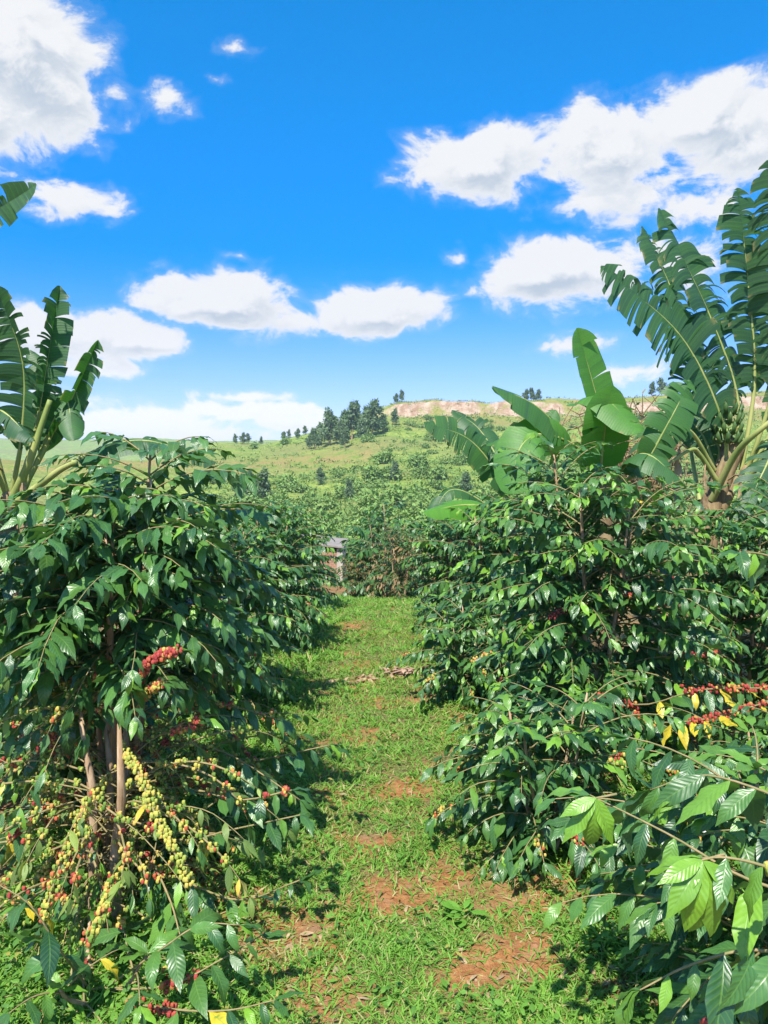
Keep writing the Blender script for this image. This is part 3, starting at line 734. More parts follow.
for (tip, fan) in ((at(702, 860, 1.38), [(-1.0, -.25, .10), (-.75, -.8, .13), (-.35, -1, .15), (-.05, -1, .17), (.2, -1, .16), (.5, -.9, .14), (-.5, -.5, .10), (.8, -.6, .13)]),
                   (at(596, 798, 1.62), [(-.6, -.8, .13), (-.1, -1, .14), (.4, -.9, .12), (-.8, -.3, .09)])):
    L = Leaves(); o3 = np.array(R3.location)
    for (dx, dz_, sz) in fan:
        L.add(tip - o3, np.array((dx, rf.uniform(-.5, .1), dz_)), np.array((.35 * dx, -.9, .75)) + rf.normal(0, .2, 3), sz, rf.uniform(.75, 1.0), 0)
    m_ = MB(); L.emit(m_, rf, COFFEE_HI[:4]); tube(m_, [tip - o3 + np.array((.05, .02, .0)), tip - o3], [.003, .002], 5, 1); m_.build('young_shoot', [M_LEAF, M_TWIG], R3)


R5 = thing('coffee_bush', 'coffee bush cut by the right edge with bright leaves at shoulder height', 'coffee bush', base(2.0, 2.75), 'coffee bushes beside the path')
coffee_tree(R5, 25, 1.5, .5, .45, stems=3, leaf=.15, young=.3, spread=.08, tpl=COFFEE_LO)
bare_branch(R5, 220, [at(*q) for q in [(850, 600, 2.4), (800, 570, 2.2), (765, 555, 2.15), (740, 552, 2.1)]], leaf=.16, f0=.5, young=.8, droop=(.6, 1.4))

R7 = dup(T2, base(.98, 6.5), 1.9, 1.03, 'coffee bush leaning over the right side of the path behind the large round bush', skip=('branch',))
R8 = dup(R2, base(.62, 5.6), 2.2, .92, 'small low coffee bush at the foot of the large round bush beside the path')
R9 = dup(T2, base(.80, 8.4), 3.6, .93, 'last coffee bush on the right side of the path before the slope', skip=('branch',))
L3 = dup(T2, base(-1.02, 7.3), 4.4, .93, 'coffee bush halfway along the left side of the path', skip=('branch',))
L4 = dup(R1, base(-2.75, 4.5), 2.0, .90, 'coffee bush cut by the left edge beside the tall dark bush', skip=('branch',))
L5 = dup(T2, base(-1.10, 9.6), 5.4, .90, 'last coffee bush on the left side of the path near the small house', skip=('branch',))
R10 = dup(R1, base(2.35, 4.9), 4.0, .87, 'coffee bush under the tallest banana plant at the right edge', skip=('branch',))
dup(R2, base(-1.62, 3.95), 3.0, 1.15, 'low coffee bush half hidden behind the bare stems of the tall dark bush')
R11 = dup(R2, base(1.75, 3.35), .6, .9, 'small coffee bush under the yellowing cherry branch at the right edge')

# rows going on beyond the end of the path
FAR = thing('coffee_bush', 'small coffee bush with browned leaves at the end of the path', 'coffee bush', base(.25, 11.4), 'coffee bushes beyond the path')
coffee_tree(FAR, 31, 1.05, .1, .62, stems=4, leaf=.12, young=.15, yellow=.45, tpl=COFFEE_LO, spread=.15, dz=.085, clusters=4, lmat=M_DRYLEAF)
dup(FAR, base(.85, 12.3), 2.0, .9, 'browned coffee bush at the right end of the path'); dup(FAR, base(-.45, 12.6), 4.0, .72, 'small browned coffee bush at the left end of the path')
FAR2 = thing('coffee_bush', 'dark green coffee bush on the slope below the end of the path', 'coffee bush', base(.15, 14.2), 'coffee bushes beyond the path')
coffee_tree(FAR2, 32, 1.45, .1, .8, stems=4, leaf=.17, young=.12, yellow=.0, tpl=COFFEE_LO, spread=.15, dz=.12, f0=.35)
rg = np.random.default_rng(5)
for yy in np.arange(12.4, 34, 1.9):
    for xx in np.arange(-12, 13, 1.75):
        x_ = xx + rg.normal(0, .35); y_ = yy + rg.normal(0, .35)
        if abs(x_) / y_ > .48 or (x_ < -.6 and x_ > -6 and 19 < y_ < 29) or rg.random() < .12 or (abs(x_ - .15) < .9 and abs(y_ - 14.2) < .9): continue
        if 292 < 384 + x_ / y_ * 769 < 372 and y_ < 24: continue
        dup(FAR2, base(x_, y_), rg.uniform(0, 6.28), rg.uniform(.75, 1.12))

# ------------------------------------------------------------------ banana plants
def banana_leaf(root, seed, ctrl, width, hint, blade0=.18, fold=R(18), tear=.5, hang=.35, age=.2, yel=0.0, rad=.02, name='leaf', mat=None, slant=.28):
    rng = np.random.default_rng(seed); org = np.array(root.location); n = 60
    pts = smooth_line(ctrl, n) - org
    T = norm(np.gradient(pts, axis=0)); S = norm(np.cross(T, norm(hint))); N = np.cross(S, T)
    seg = np.concatenate([[0], np.cumsum(np.linalg.norm(np.diff(pts, axis=0), axis=1))]); tot = seg[-1]
    def samp(A, d): return np.stack([np.interp(d, seg, A[:, k]) for k in range(3)], -1)
    mb = MB(); nc = 7
    prof = lambda t: np.interp(t, [0, .05, .15, .35, .6, .8, .92, .98, 1], [.12, .45, .78, 1, 1, .84, .56, .26, .04])
    for sd in (-1, 1):
        d = tot * blade0; grp_left = 0; phi = 0; hg = hang; lean = 0
        while d < tot - 1e-4:
            st = float(np.clip(rng.lognormal(-3.75, .55), .008, .075)) if tear > .4 else rng.uniform(.02, .034); d2 = min(tot, d + st)
            if grp_left <= 0:
                torn = rng.random() < tear * np.clip(.75 + .75 * math.sin(d * 7.0 + seed * 1.7 + sd), .1, 1.3)
                grp_left = 1 if torn else rng.integers(2, 5) if tear > .4 else rng.integers(5, 14)
                phi = fold + rng.normal(0, .08 + .16 * tear); hg = hang * rng.uniform(.5, 1.5) * (1.7 if torn else 1); lean = rng.normal(0, .05 + .22 * tear * torn); shrink = rng.uniform(.7, 1.06) if torn and tear > .3 else 1
                first = True
            grp_left -= 1; last = grp_left <= 0
            dd = np.array([d, d2]); tt = (dd - tot * blade0) / (tot * (1 - blade0))
            w = prof(tt) * width * .5 * shrink
            p = samp(pts, dd); s_ = norm(samp(S, dd)); n_ = norm(samp(N, dd)); t_ = norm(samp(T, dd))
            rr = np.linspace(0, 1, nc); v = np.zeros((2, nc, 3)); v[:, 0] = p
            for k in range(1, nc):
                f = rr[k]
                dirv_ = s_ * sd * math.cos(phi) + n_ * math.sin(phi) + t_ * (slant + lean * f) - UPV * hg * (f ** 1.3) * 1.6 + n_ * (-.25 * f)
                v[:, k] = v[:, k - 1] + norm(dirv_) * (w / (nc - 1))[:, None]
            if tear > .25:
                taper = np.interp(rr, [0, .5, 1], [0, .01, .14 * tear])[:, None]
                mid = (v[0] + v[1]) * .5
                if first: v[0] = v[0] + (mid - v[0]) * taper
                if last: v[1] = v[1] + (mid - v[1]) * taper
            first = False
            lf = np.zeros((2, nc, 3)); lf[..., 0] = rr[None] * .9 + .1; lf[..., 1] = tt[:, None]; lf[..., 2] = np.clip(rng.normal(.5, .18), 0, 1)
            hu = np.zeros((2, nc, 3)); hu[..., 0] = np.clip(age + rng.normal(0, .05), 0, 1)
            hu[..., 1] = yel + np.maximum(0, rr[None] - .82) * 4 * (rng.random() < .3 * tear)
            q = grid_quads(2, nc)
            mb.add(v.reshape(-1, 3), q if sd > 0 else q[:, ::-1], 0, lf.reshape(-1, 3), hu.reshape(-1, 3))
            d = d2
    o = mb.build(name, [mat or M_BAN], root)
    mr = MB(); tube(mr, pts - N * rad * .3, np.linspace(rad, rad * .18, n), 7)
    mr.build('midrib', [M_STALK if mat is None else mat], o)
    return o
def pseudostem(root, ctrl, r0, r1, seed):
    org = np.array(root.location); rng = np.random.default_rng(seed)
    p = smooth_line(ctrl, 22) - org; mb = MB()
    tube(mb, p, np.linspace(r0, r1, 22) * (1 + .06 * np.sin(np.arange(22) * 1.7)), 14)
    st = mb.build('pseudostem', [M_SHEATH], root)
    for k in range(5):       # old leaf bases wrapping the stem
        mb = MB(); a = rng.uniform(0, 6.28); i0 = int(4 + 3 * k)
        off = np.array((math.cos(a), math.sin(a), 0)); seg_ = p[i0:i0 + 6] + off * np.interp(np.arange(len(p[i0:i0 + 6])), [0, 5], [r0 * .55, r0 * 1.25])[:, None]
        tube(mb, seg_, np.linspace(r0 * .55, r0 * .15, len(seg_)), 8); mb.build('leaf_base', [M_SHEATH], st)
    return st
def dead_leaf(root, seed, p0, length, az_, w=.16):
    a = np.array(p0, float); o = np.array((math.sin(az_), math.cos(az_), 0))
    ctrl = [a, a + o * .12 + UPV * .02, a + o * .18 - UPV * length * .45, a + o * .16 - UPV * length]
    banana_leaf(root, seed, ctrl, w, o, blade0=.2, fold=-.9, tear=.8, hang=1.0, rad=.008, name='dead_leaf', mat=M_DEAD)
def petiole(root, ctrl, r0, r1):
    mb = MB(); tube(mb, smooth_line(ctrl, 16) - np.array(root.location), np.linspace(r0, r1, 16), 8); return mb.build('petiole', [M_STALK], root)

TOCAM = np.array((0, -1, .25))
def leaves(root, seed, rows):
    for i, (ctrl, w, hint, kw) in enumerate(rows):
        banana_leaf(root, seed + i, [at(*q) for q in ctrl], w, np.array(hint, float), **kw)

B1 = thing('banana_plant', 'tallest banana plant with ragged torn leaves at the right edge', 'banana plant', base(2.72, 6.2), 'banana plants')
pseudostem(B1, [base(2.72, 6.2), at(700, 560, 6.2), at(715, 500, 6.2), at(738, 440, 6.2)], .11, .07, 1)
leaves(B1, 300, [
 ([(728, 480, 6.2), (722, 420, 6.1), (680, 335, 6.0), (601, 266, 5.9)], .66, (.35, -1, .45), dict(tear=.65, hang=.55, age=.05, fold=.25, blade0=.22)),
 ([(735, 470, 6.2), (738, 400, 6.2), (712, 320, 6.2), (659, 208, 6.3)], .62, (.5, -1, .35), dict(tear=.7, hang=.5, age=.05, fold=.2, blade0=.25)),
 ([(722, 470, 6.25), (705, 380, 6.5), (672, 290, 6.7), (642, 226, 6.8)], .46, (.5, -1, .2), dict(tear=.8, hang=.5, age=.0, fold=.1, blade0=.25)),
 ([(742, 470, 6.2), (755, 380, 6.2), (748, 280, 6.2), (738, 188, 6.2)], .52, (.3, -1, .1), dict(tear=.7, hang=.35, age=.05, fold=.15, blade0=.28)),
 ([(748, 470, 6.2), (775, 380, 6.1), (782, 270, 6.0), (768, 160, 5.9)], .5, (-.3, -1, .1), dict(tear=.8, hang=.45, age=.05, fold=.2, blade0=.28)),
 ([(750, 470, 6.2), (790, 400, 6.1), (830, 330, 6.0), (880, 300, 5.9)], .46, (0, -1, .6), dict(tear=.7, hang=.5, age=.1, fold=.2, blade0=.2)),
 ([(748, 480, 6.2), (775, 442, 5.9), (768, 462, 5.7), (738, 522, 5.5)], .36, (.2, -.7, .9), dict(tear=.6, hang=.6, age=.05, fold=.1, blade0=.3)),
 ([(748, 500, 6.2), (785, 480, 5.9), (790, 510, 5.7), (752, 575, 5.5)], .36, (.2, -.8, .8), dict(tear=.5, hang=.6, age=.15, fold=.1, blade0=.25)),
 ([(722, 490, 6.2), (705, 440, 6.3), (690, 420, 6.4), (672, 400, 6.6)], .34, (.4, -1, .4), dict(tear=.6, hang=.6, age=.0, fold=.1, blade0=.25)),
 ([(715, 470, 6.2), (690, 430, 6.0), (660, 430, 5.7), (630, 475, 5.5)], .34, (.2, -.6, 1), dict(tear=.6, hang=.8, age=.15, fold=.1, blade0=.3)),
 ([(745, 470, 6.2), (765, 440, 6.0), (775, 480, 5.7), (770, 560, 5.6)], .34, (.2, -.6, 1), dict(tear=.7, hang=.8, age=.0, fold=.1, blade0=.3)),
 ([(700, 500, 6.3), (690, 440, 6.6), (686, 390, 6.8), (700, 340, 7.0)], .36, (.2, -1, .2), dict(tear=.6, hang=.4, age=.1, fold=.1, blade0=.3)),
])
petiole(B1, [at(712, 500, 6.15), at(735, 455, 5.9), at(760, 430, 5.7), at(800, 400, 5.6)], .030, .016)
petiole(B1, [at(716, 480, 6.1), at(700, 455, 6.0), at(690, 450, 5.9), at(660, 470, 5.7)], .022, .010)
for i, (px, py, ln, a_) in enumerate([(706, 470, .55, 3.6), (728, 480, .7, 2.8), (690, 450, .5, 4.2), (745, 470, .6, 2.2)]):
    dead_leaf(B1, 340 + i, at(px, py, 6.1), ln, a_)
bun = MB(); rb = np.random.default_rng(9); c0 = at(727, 428, 6.15) - np.array(B1.location)
for lvl in range(4):
    for k in range(8):
        a_ = k / 9 * 6.283 + lvl; o_ = np.array((math.cos(a_), math.sin(a_), 0))
        p0 = c0 + np.array((0, 0, .12 - lvl * .075)) + o_ * .03
        tube(bun, [p0, p0 + o_ * .06 + UPV * -.01, p0 + o_ * .085 + UPV * .05, p0 + o_ * .08 + UPV * .10], [.008, .017, .017, .006], 6)
M_FRUIT = plain_material('green_banana', (.05, .11, .03), (.09, .16, .04), 12, .45, .1)
bun.build('banana_bunch', [M_FRUIT], B1)

B2 = thing('banana_plant', 'young banana plant with broad bright untorn leaves right behind the large round coffee bush', 'banana plant', base(1.62, 5.7), 'banana plants')
pseudostem(B2, [base(1.62, 5.7), at(604, 560, 5.7), at(602, 500, 5.7), at(602, 470, 5.7)], .075, .05, 2)
leaves(B2, 400, [
 ([(604, 480, 5.7), (604, 430, 5.65), (592, 380, 5.6), (577, 328, 5.55)], .34, (.55, -.9, .1), dict(tear=.2, hang=.15, age=.55, fold=.4, blade0=.22, rad=.015)),
 ([(600, 490, 5.7), (602, 455, 5.5), (606, 420, 5.35), (612, 385, 5.3)], .40, (.2, -1, .2), dict(tear=.15, hang=.25, age=.6, fold=.15, blade0=.05, rad=.016)),
 ([(604, 480, 5.7), (570, 440, 5.5), (535, 405, 5.4), (493, 386, 5.3)], .40, (.1, -.5, 1), dict(tear=.3, hang=.6, age=.25, fold=.0, blade0=.15, rad=.016)),
 ([(600, 480, 5.7), (578, 448, 5.5), (540, 434, 5.3), (518, 452, 5.2), (514, 494, 5.1)], .36, (-.55, -.9, .3), dict(tear=.22, hang=.2, age=.55, fold=.05, blade0=.35, rad=.016)),
 ([(606, 490, 5.7), (590, 420, 5.6), (600, 395, 5.4), (640, 432, 5.2)], .36, (0, -.6, 1), dict(tear=.2, hang=.4, age=.6, fold=.1, blade0=.3, rad=.016)),
 ([(606, 490, 5.7), (640, 470, 5.6), (670, 420, 5.6), (690, 380, 5.7)], .34, (.3, -1, .3), dict(tear=.5, hang=.4, age=.3, fold=.1, blade0=.25, rad=.016)),
 ([(604, 490, 5.7), (630, 460, 5.4), (650, 455, 5.2), (680, 480, 5.1)], .32, (0, -.5, 1), dict(tear=.5, hang=.6, age=.2, fold=.1, blade0=.25, rad=.016)),
])
B3 = thing('banana_plant', 'small banana plant with a level bright leaf at the middle behind the right coffee row', 'banana plant', base(1.25, 7.6), 'banana plants')
pseudostem(B3, [base(1.25, 7.6), at(512, 570, 7.6), at(512, 530, 7.6), at(510, 505, 7.6)], .07, .045, 3)
leaves(B3, 500, [
 ([(512, 525, 7.6), (500, 480, 7.5), (470, 440, 7.4), (424, 422, 7.3)], .40, (.3, -.9, .6), dict(tear=.7, hang=.5, age=.15, fold=.1, blade0=.2, rad=.014)),
 ([(510, 520, 7.6), (502, 470, 7.7), (480, 430, 7.9), (452, 410, 8.0)], .36, (.5, -1, .3), dict(tear=.7, hang=.5, age=.05, fold=.1, blade0=.2, rad=.014)),
 ([(512, 528, 7.6), (490, 508, 7.2), (460, 505, 7.0), (424, 513, 6.8)], .32, (0, -.75, .75), dict(tear=.12, hang=.35, age=.8, fold=-.1, blade0=.1, rad=.014)),
 ([(514, 520, 7.6), (522, 470, 7.6), (540, 430, 7.7), (556, 410, 7.8)], .36, (-.2, -1, .3), dict(tear=.4, hang=.4, age=.3, fold=.1, blade0=.2, rad=.014)),
 ([(510, 528, 7.6), (480, 500, 7.5), (450, 490, 7.4), (430, 520, 7.3)], .28, (0, -.6, 1), dict(tear=.6, hang=.6, age=.1, fold=.1, blade0=.25, rad=.014)),
 ([(514, 520, 7.6), (500, 450, 7.4), (506, 440, 7.2), (520, 470, 7.0)], .28, (0, -.6, 1), dict(tear=.4, hang=.6, age=.4, fold=.1, blade0=.35, rad=.014)),
])
B4 = thing('banana_plant', 'banana plant with upright leaves standing at the left edge', 'banana plant', base(-2.75, 5.6), 'banana plants')
pseudostem(B4, [base(-2.75, 5.6), at(4, 580, 5.6), at(4, 530, 5.6), at(14, 492, 5.6)], .10, .07, 4)
leaves(B4, 600, [
 ([(16, 500, 5.6), (34, 440, 5.6), (46, 370, 5.6), (60, 286, 5.7)], .30, (.75, -1, .1), dict(tear=.7, hang=.25, age=.05, fold=.75, blade0=.42)),
 ([(18, 500, 5.6), (50, 440, 5.6), (76, 390, 5.6), (98, 340, 5.6)], .26, (.7, -.9, .1), dict(tear=.7, hang=.5, age=.1, fold=.9, blade0=.36)),
 ([(10, 500, 5.6), (22, 430, 5.5), (22, 360, 5.4), (-4, 285, 5.3)], .36, (-.2, -1, .2), dict(tear=.65, hang=.3, age=.05, fold=.5, blade0=.25)),
 ([(8, 500, 5.6), (-30, 350, 5.4), (-30, 240, 5.2), (36, 184, 5.1)], .34, (-.5, -1, -.1), dict(tear=.75, hang=.35, age=.05, fold=.2, blade0=.3)),
 ([(6, 490, 5.6), (-10, 430, 5.5), (0, 410, 5.3), (34, 440, 5.1)], .28, (.2, -.5, 1), dict(tear=.9, hang=.9, age=.0, fold=0, blade0=.3)),
 ([(20, 500, 5.6), (70, 462, 5.8), (140, 440, 5.9), (216, 462, 6.0)], .34, (.1, -.6, 1), dict(tear=.75, hang=.8, age=.1, fold=.0, blade0=.25)),
 ([(10, 500, 5.6), (-10, 460, 5.4), (-40, 430, 5.2), (-80, 470, 5.0)], .34, (.1, -.6, 1), dict(tear=.6, hang=.6, age=.1, fold=.0, blade0=.25)),
 ([(20, 500, 5.6), (50, 430, 5.7), (66, 400, 5.6), (74, 440, 5.4)], .26, (.3, -.8, .6), dict(tear=.4, hang=.5, age=.2, fold=.0, blade0=.3)),
 ([(16, 500, 5.6), (38, 420, 5.7), (44, 390, 5.8), (30, 350, 5.9)], .26, (.3, -.9, .2), dict(tear=.5, hang=.5, age=.1, fold=.1, blade0=.3)),
])
petiole(B4, [at(14, 505, 5.5), at(40, 485, 5.3), at(60, 470, 5.2), at(76, 462, 5.1)], .03, .018)
petiole(B4, [at(12, 500, 5.5), at(30, 460, 5.4), at(40, 430, 5.4), at(50, 400, 5.4)], .03, .018)
for i, (px, py, ln, a_) in enumerate([(2, 470, .6, 3.3), (20, 480, .5, 2.6)]): dead_leaf(B4, 640 + i, at(px, py, 5.55), ln, a_)

# ------------------------------------------------------------------ the hillside: trees, scrub, house
M_EUC = leaf_material('tree_leaf', (.20, .29, .17), (.30, .39, .22), (.10, .17, .06), (.3, .27, .08), (.10, .15, .09), rough=.6, transl=.5, veins=0, bump=0)
M_SCRUB = leaf_material('scrub_leaf', (.12, .235, .05), (.26, .40, .09), (.20, .29, .06), (.33, .25, .08), (.12, .2, .06), rough=.6, transl=.2, veins=0, bump=0)
def crown_tree(root, seed, H, crowns, mat, leaf, n, trunk_r, bare_f=.2, age=.2):
    rng = np.random.default_rng(seed); tk, cr = MB(), MB()
    top = max(c[2] for c in crowns)
    tube(tk, [(0, 0, 0), (.02 * H, 0, H * .3), (0, .02 * H, H * .6), (crowns[0][0], crowns[0][1], top)], [trunk_r, trunk_r * .8, trunk_r * .55, trunk_r * .2], 7)
    P, D, N, S, A = [], [], [], [], []
    for (cx, cy, cz, rx, rz) in crowns:
        s0 = np.array((0, 0, cz * .45 if cz > .4 * H else 0)); tube(tk, [s0, (cx * .6, cy * .6, cz * .8), (cx, cy, cz)], [trunk_r * .45, trunk_r * .3, trunk_r * .1], 5)
        k = int(n / len(crowns)); v = norm(rng.normal(0, 1, (k, 3))) * (rng.random((k, 1)) ** .45)
        lump = 1 + .22 * np.sin(v[:, :1] * 7 + cx * 3) * np.cos(v[:, 1:2] * 6 + cz) + rng.normal(0, .08, (k, 1))
        p = np.array((cx, cy, cz)) + v * np.array((rx, rx, rz)) * lump
        P.append(p); D.append(v + rng.normal(0, .7, (k, 3)) + np.array((0, 0, -.3))); N.append(v * .7 + UPV + rng.normal(0, .5, (k, 3)))
        S.append(leaf * rng.uniform(.6, 1.4, k)); A.append(np.clip(rng.normal(age, .2, k), 0, 1))
    place(cr, rng, SCRUB, np.concatenate(P), np.concatenate(D), np.concatenate(N), np.concatenate(S), np.concatenate(A), np.zeros(sum(len(p_) for p_ in P)))
    tk.build('trunk', [M_BARK], root); cr.build('crown', [mat], root)
def rand_crowns(seed, H, k, w, z0=.45):
    r_ = np.random.default_rng(seed); out_ = []
    for i in range(k):
        z = H * (z0 + (1 - z0) * i / max(1, k - 1)) * .93; sp = w * (1 - .75 * (z / H - z0) / (1 - z0 + 1e-6) * .9)
        a = r_.uniform(0, 6.28); q = sp * r_.uniform(.1, .8); out_.append((q * math.cos(a), q * math.sin(a), z, sp * r_.uniform(.5, .8) + .12 * w, H * r_.uniform(.09, .15)))
    return out_[::-1]
def hill_pt(px, r):
    a = math.atan((px - 384) / FPX); return (r * math.sin(a), r * math.cos(a))
def hbase(px, r): x, y = hill_pt(px, r); return (x, y, gh(x, y) - .15)

EG = 'grey green trees grouped on the hill'
EL = 'tall grey-green tree crowded in the grove high on the hillside'
e1 = thing('hill_tree', EL, 'tree', hbase(352, 194), EG); crown_tree(e1, 1, 9.5, rand_crowns(1, 9.5, 8, 2.3, .35), M_EUC, .75, 1500, .22)
e2 = thing('hill_tree', EL, 'tree', hbase(330, 190), EG); crown_tree(e2, 2, 8.5, rand_crowns(2, 8.5, 7, 2.4, .3), M_EUC, .7, 1300, .2)
e3 = thing('hill_tree', EL, 'tree', hbase(372, 192), EG); crown_tree(e3, 3, 9, rand_crowns(3, 9, 8, 2.9, .35), M_EUC, .75, 1500, .22)
rg = np.random.default_rng(77)
for (px, r_, s) in [(315, 186, .55), (341, 188, .62), (346, 202, .68), (362, 186, .6), (366, 202, .66), (384, 196, .5), (356, 206, .72), (322, 196, .58), (335, 204, .62), (345, 180, .5), (394, 206, .5), (310, 192, .42)]:
    dup([e1, e2, e3][rg.integers(0, 3)], hbase(px, r_), rg.uniform(0, 6.28), s)
RL = 'small tree standing on the skyline left of the grove'
for i, (px, r_, s) in enumerate([(236, 240, .30), (241, 238, .38), (246, 236, .46), (250, 240, .4), (255, 240, .34), (281, 236, .36), (287, 238, .3), (296, 236, .36), (301, 238, .42), (306, 238, .36)]):
    dup([e3, e2, e3][i % 3], hbase(px + rg.normal(0, 4), r_ + rg.normal(0, 4)), rg.uniform(0, 6.28), s * .85, RL, 'small trees on the skyline')
RR_ = 'small dark tree on the ridge above the pale cliff'
for i, (px, r_, s) in enumerate([(525, 240, .42), (531, 242, .48), (537, 240, .38), (650, 240, .45), (660, 242, .55), (668, 240, .4), (700, 240, .5), (402, 238, .4), (396, 236, .34)]):
    dup([e3, e1][i % 2], hbase(px, r_), rg.uniform(0, 6.28), s, RR_, 'small trees on the ridge above the cliff')
ML = [('round dark tree standing alone low on the left of the hillside', 262, 105, .52, 0), ('broad green tree beside the round dark one on the left hillside', 248, 108, .50, 2), ('bushy tree left of the round dark one on the hillside', 238, 104, .42, 1),
      ('lone bushy tree just above the red terrace on the hillside', 465, 120, .36, 2), ('dark small tree at the middle of the hillside', 350, 112, .34, 1), ('rounded tree on the mid slope below the grove', 320, 128, .32, 2), ('small grey tree right of the hillside middle', 395, 128, .36, 0)]
for (lb, px, r_, s, k) in ML: dup([e1, e2, e3][k], hbase(px, r_), rg.uniform(0, 6.28), s, lb, 'separate trees on the hillside')

SG = 'green shrubs covering the hillside'; SL = 'green shrub among many on the slope facing the path'
s1 = thing('hill_shrub', SL, 'shrub', hbase(300, 120), SG); crown_tree(s1, 11, 1.8, [(0, 0, .9, 1.3, .8), (.8, .3, .7, .9, .6), (-.7, -.4, .8, .9, .7), (.1, -.8, .6, .8, .5)], M_SCRUB, .42, 520, .06, age=.35)
s2 = thing('hill_shrub', SL, 'shrub', hbase(420, 130), SG); crown_tree(s2, 12, 2.4, [(0, 0, 1.3, 1.2, 1.1), (.6, -.5, 1.0, .9, .8), (-.7, .3, .9, .8, .7)], M_SCRUB, .42, 520, .07, age=.15)
s3 = thing('hill_shrub', SL, 'shrub', hbase(360, 140), SG); crown_tree(s3, 13, 1.3, [(0, 0, .6, 1.5, .55), (1.1, .3, .5, 1.0, .45), (-1.0, .2, .5, 1.0, .5)], M_SCRUB, .40, 480, .05, age=.55)
cnt = 0
while cnt < 285:
    px = rg.uniform(205, 720); r_ = rg.uniform(48, 218); x_, y_ = hill_pt(px, r_)
    dens = .95 if px > 350 else (.9 if r_ < 140 else .15)
    if 150 < r_ < 178 and px < 400: dens *= .1
    if rg.random() > dens * (.5 + .5 * float(vnoise(x_, y_, 30, 9)) + .3): continue
    s = rg.uniform(.6, 1.5) * (1.0 if r_ < 150 else .85); dup([s1, s2, s3][rg.integers(0, 3)], hbase(px, r_), rg.uniform(0, 6.28), s); cnt += 1
# low scrub and tussocks as one mass
mb = MB(); rng = np.random.default_rng(55); n = 26000
pxs = rng.uniform(190, 760, n); rs = 30 * (244 / 30) ** rng.random(n) ; aa = np.arctan((pxs - 384) / FPX)
x = rs * np.sin(aa); y = rs * np.cos(aa)
k = rng.random(n) < np.clip(.55 + .7 * vnoise(x, y, 22, 14), .05, 1) * np.where((pxs < 385) & (rs > 145), .35, 1); x, y, rs = x[k], y[k], rs[k]
z = ground_h(x, y); P, D, N, S, A = [], [], [], [], []
for j in range(9):
    n = len(x); off = rng.normal(0, .35, (n, 3)) * np.array((1, 1, .35)); off[:, 2] = np.abs(off[:, 2]) + .05
    P.append(np.stack([x, y, z], -1) + off); D.append(rng.normal(0, 1, (n, 3)) + UPV * .6); N.append(rng.normal(0, .5, (n, 3)) + UPV); S.append(rng.uniform(.2, .6, n)); A.append(np.clip(.35 + .5 * vnoise(x, y, 9, 3) + rng.normal(0, .15, n), 0, 1))
cc = lambda q: np.concatenate(q)
place(mb, rng, SCRUB, cc(P), cc(D), cc(N), cc(S), cc(A), (rng.random(len(cc(S))) < .06) * 1.0)
tag(mb.build('undergrowth', [M_SCRUB]), 'low green scrub and tussocks covering the facing hillside', 'undergrowth', kind='stuff')

# sparse dry shrub between the banana plants
D1 = thing('dry_shrub', 'sparse brown twiggy shrub between the banana plants on the right', 'shrub', base(4.1, 12.5))
rd = np.random.default_rng(4); tw, lv = MB(), Leaves()
for k in range(60):
    a_ = rd.uniform(0, 6.28); tilt = rd.uniform(.03, .34); ln = rd.uniform(1.9, 3.3)
    pts = branch_line(rd, (rd.normal(0, .1), rd.normal(0, .1), 0), a_, R(90) - tilt, tilt * .6, ln, 9)
    tube(tw, pts, np.linspace(.028, .010, 10), 5, 0, cap=False)
    for j in range(16):
        p0 = pts[rd.integers(4, 10)]; q = p0 + norm(rd.normal(0, 1, 3) + UPV * .9) * rd.uniform(.2, .5)
        tube(tw, [p0, (p0 + q) / 2 + rd.normal(0, .02, 3), q], [.011, .009, .006], 4, 0, cap=False)
        if rd.random() < .7: lv.add(q, rd.normal(0, 1, 3), UPV + rd.normal(0, .4, 3), rd.uniform(.08, .16), rd.uniform(0, .6), float(rd.random() < .5))
tw.build('stems', [M_SHEATH], D1); ml = MB(); lv.emit(ml, rd, SCRUB); ml.build('leaves', [M_SCRUB], D1)

# small house down the slope
def box(mb, lo, hi, mat=0):
    lo, hi = np.array(lo, float), np.array(hi, float)
    v = np.array([[(lo, hi)[i][0], (lo, hi)[j][1], (lo, hi)[k][2]] for i in (0, 1) for j in (0, 1) for k in (0, 1)])
    mb.add(v, [[0, 1, 3, 2], [4, 6, 7, 5], [0, 4, 5, 1], [2, 3, 7, 6], [0, 2, 6, 4], [1, 5, 7, 3]], mat)
m, t, out = new_mat('brick_wall'); M_BRICK = m
tcn = t.node('ShaderNodeTexCoord'); br = t.node('ShaderNodeTexBrick'); mp = t.vmath('MULTIPLY', tcn.outputs['Object'], (1, 1, 1))
sx = t.node('ShaderNodeSeparateXYZ'); t.l.new(mp, sx.inputs[0]); cx_ = t.node('ShaderNodeCombineXYZ')
t.l.new(t.math('ADD', sx.outputs[0], sx.outputs[1]), cx_.inputs[0]); t.l.new(sx.outputs[2], cx_.inputs[1]); t.l.new(cx_.outputs[0], br.inputs['Vector'])
br.inputs['Color1'].default_value = (.40, .19, .10, 1); br.inputs['Color2'].default_value = (.30, .13, .07, 1); br.inputs['Mortar'].default_value = (.45, .38, .30, 1); br.inputs['Scale'].default_value = 4.0
p = t.node('ShaderNodeBsdfPrincipled'); t.l.new(br.outputs[0], p.inputs['Base Color']); p.inputs['Roughness'].default_value = .9; t.l.new(p.outputs[0], out.inputs[0])
M_PLASTER = plain_material('pale_plaster', (.40, .35, .28), (.52, .47, .39), 5, .9, .2)
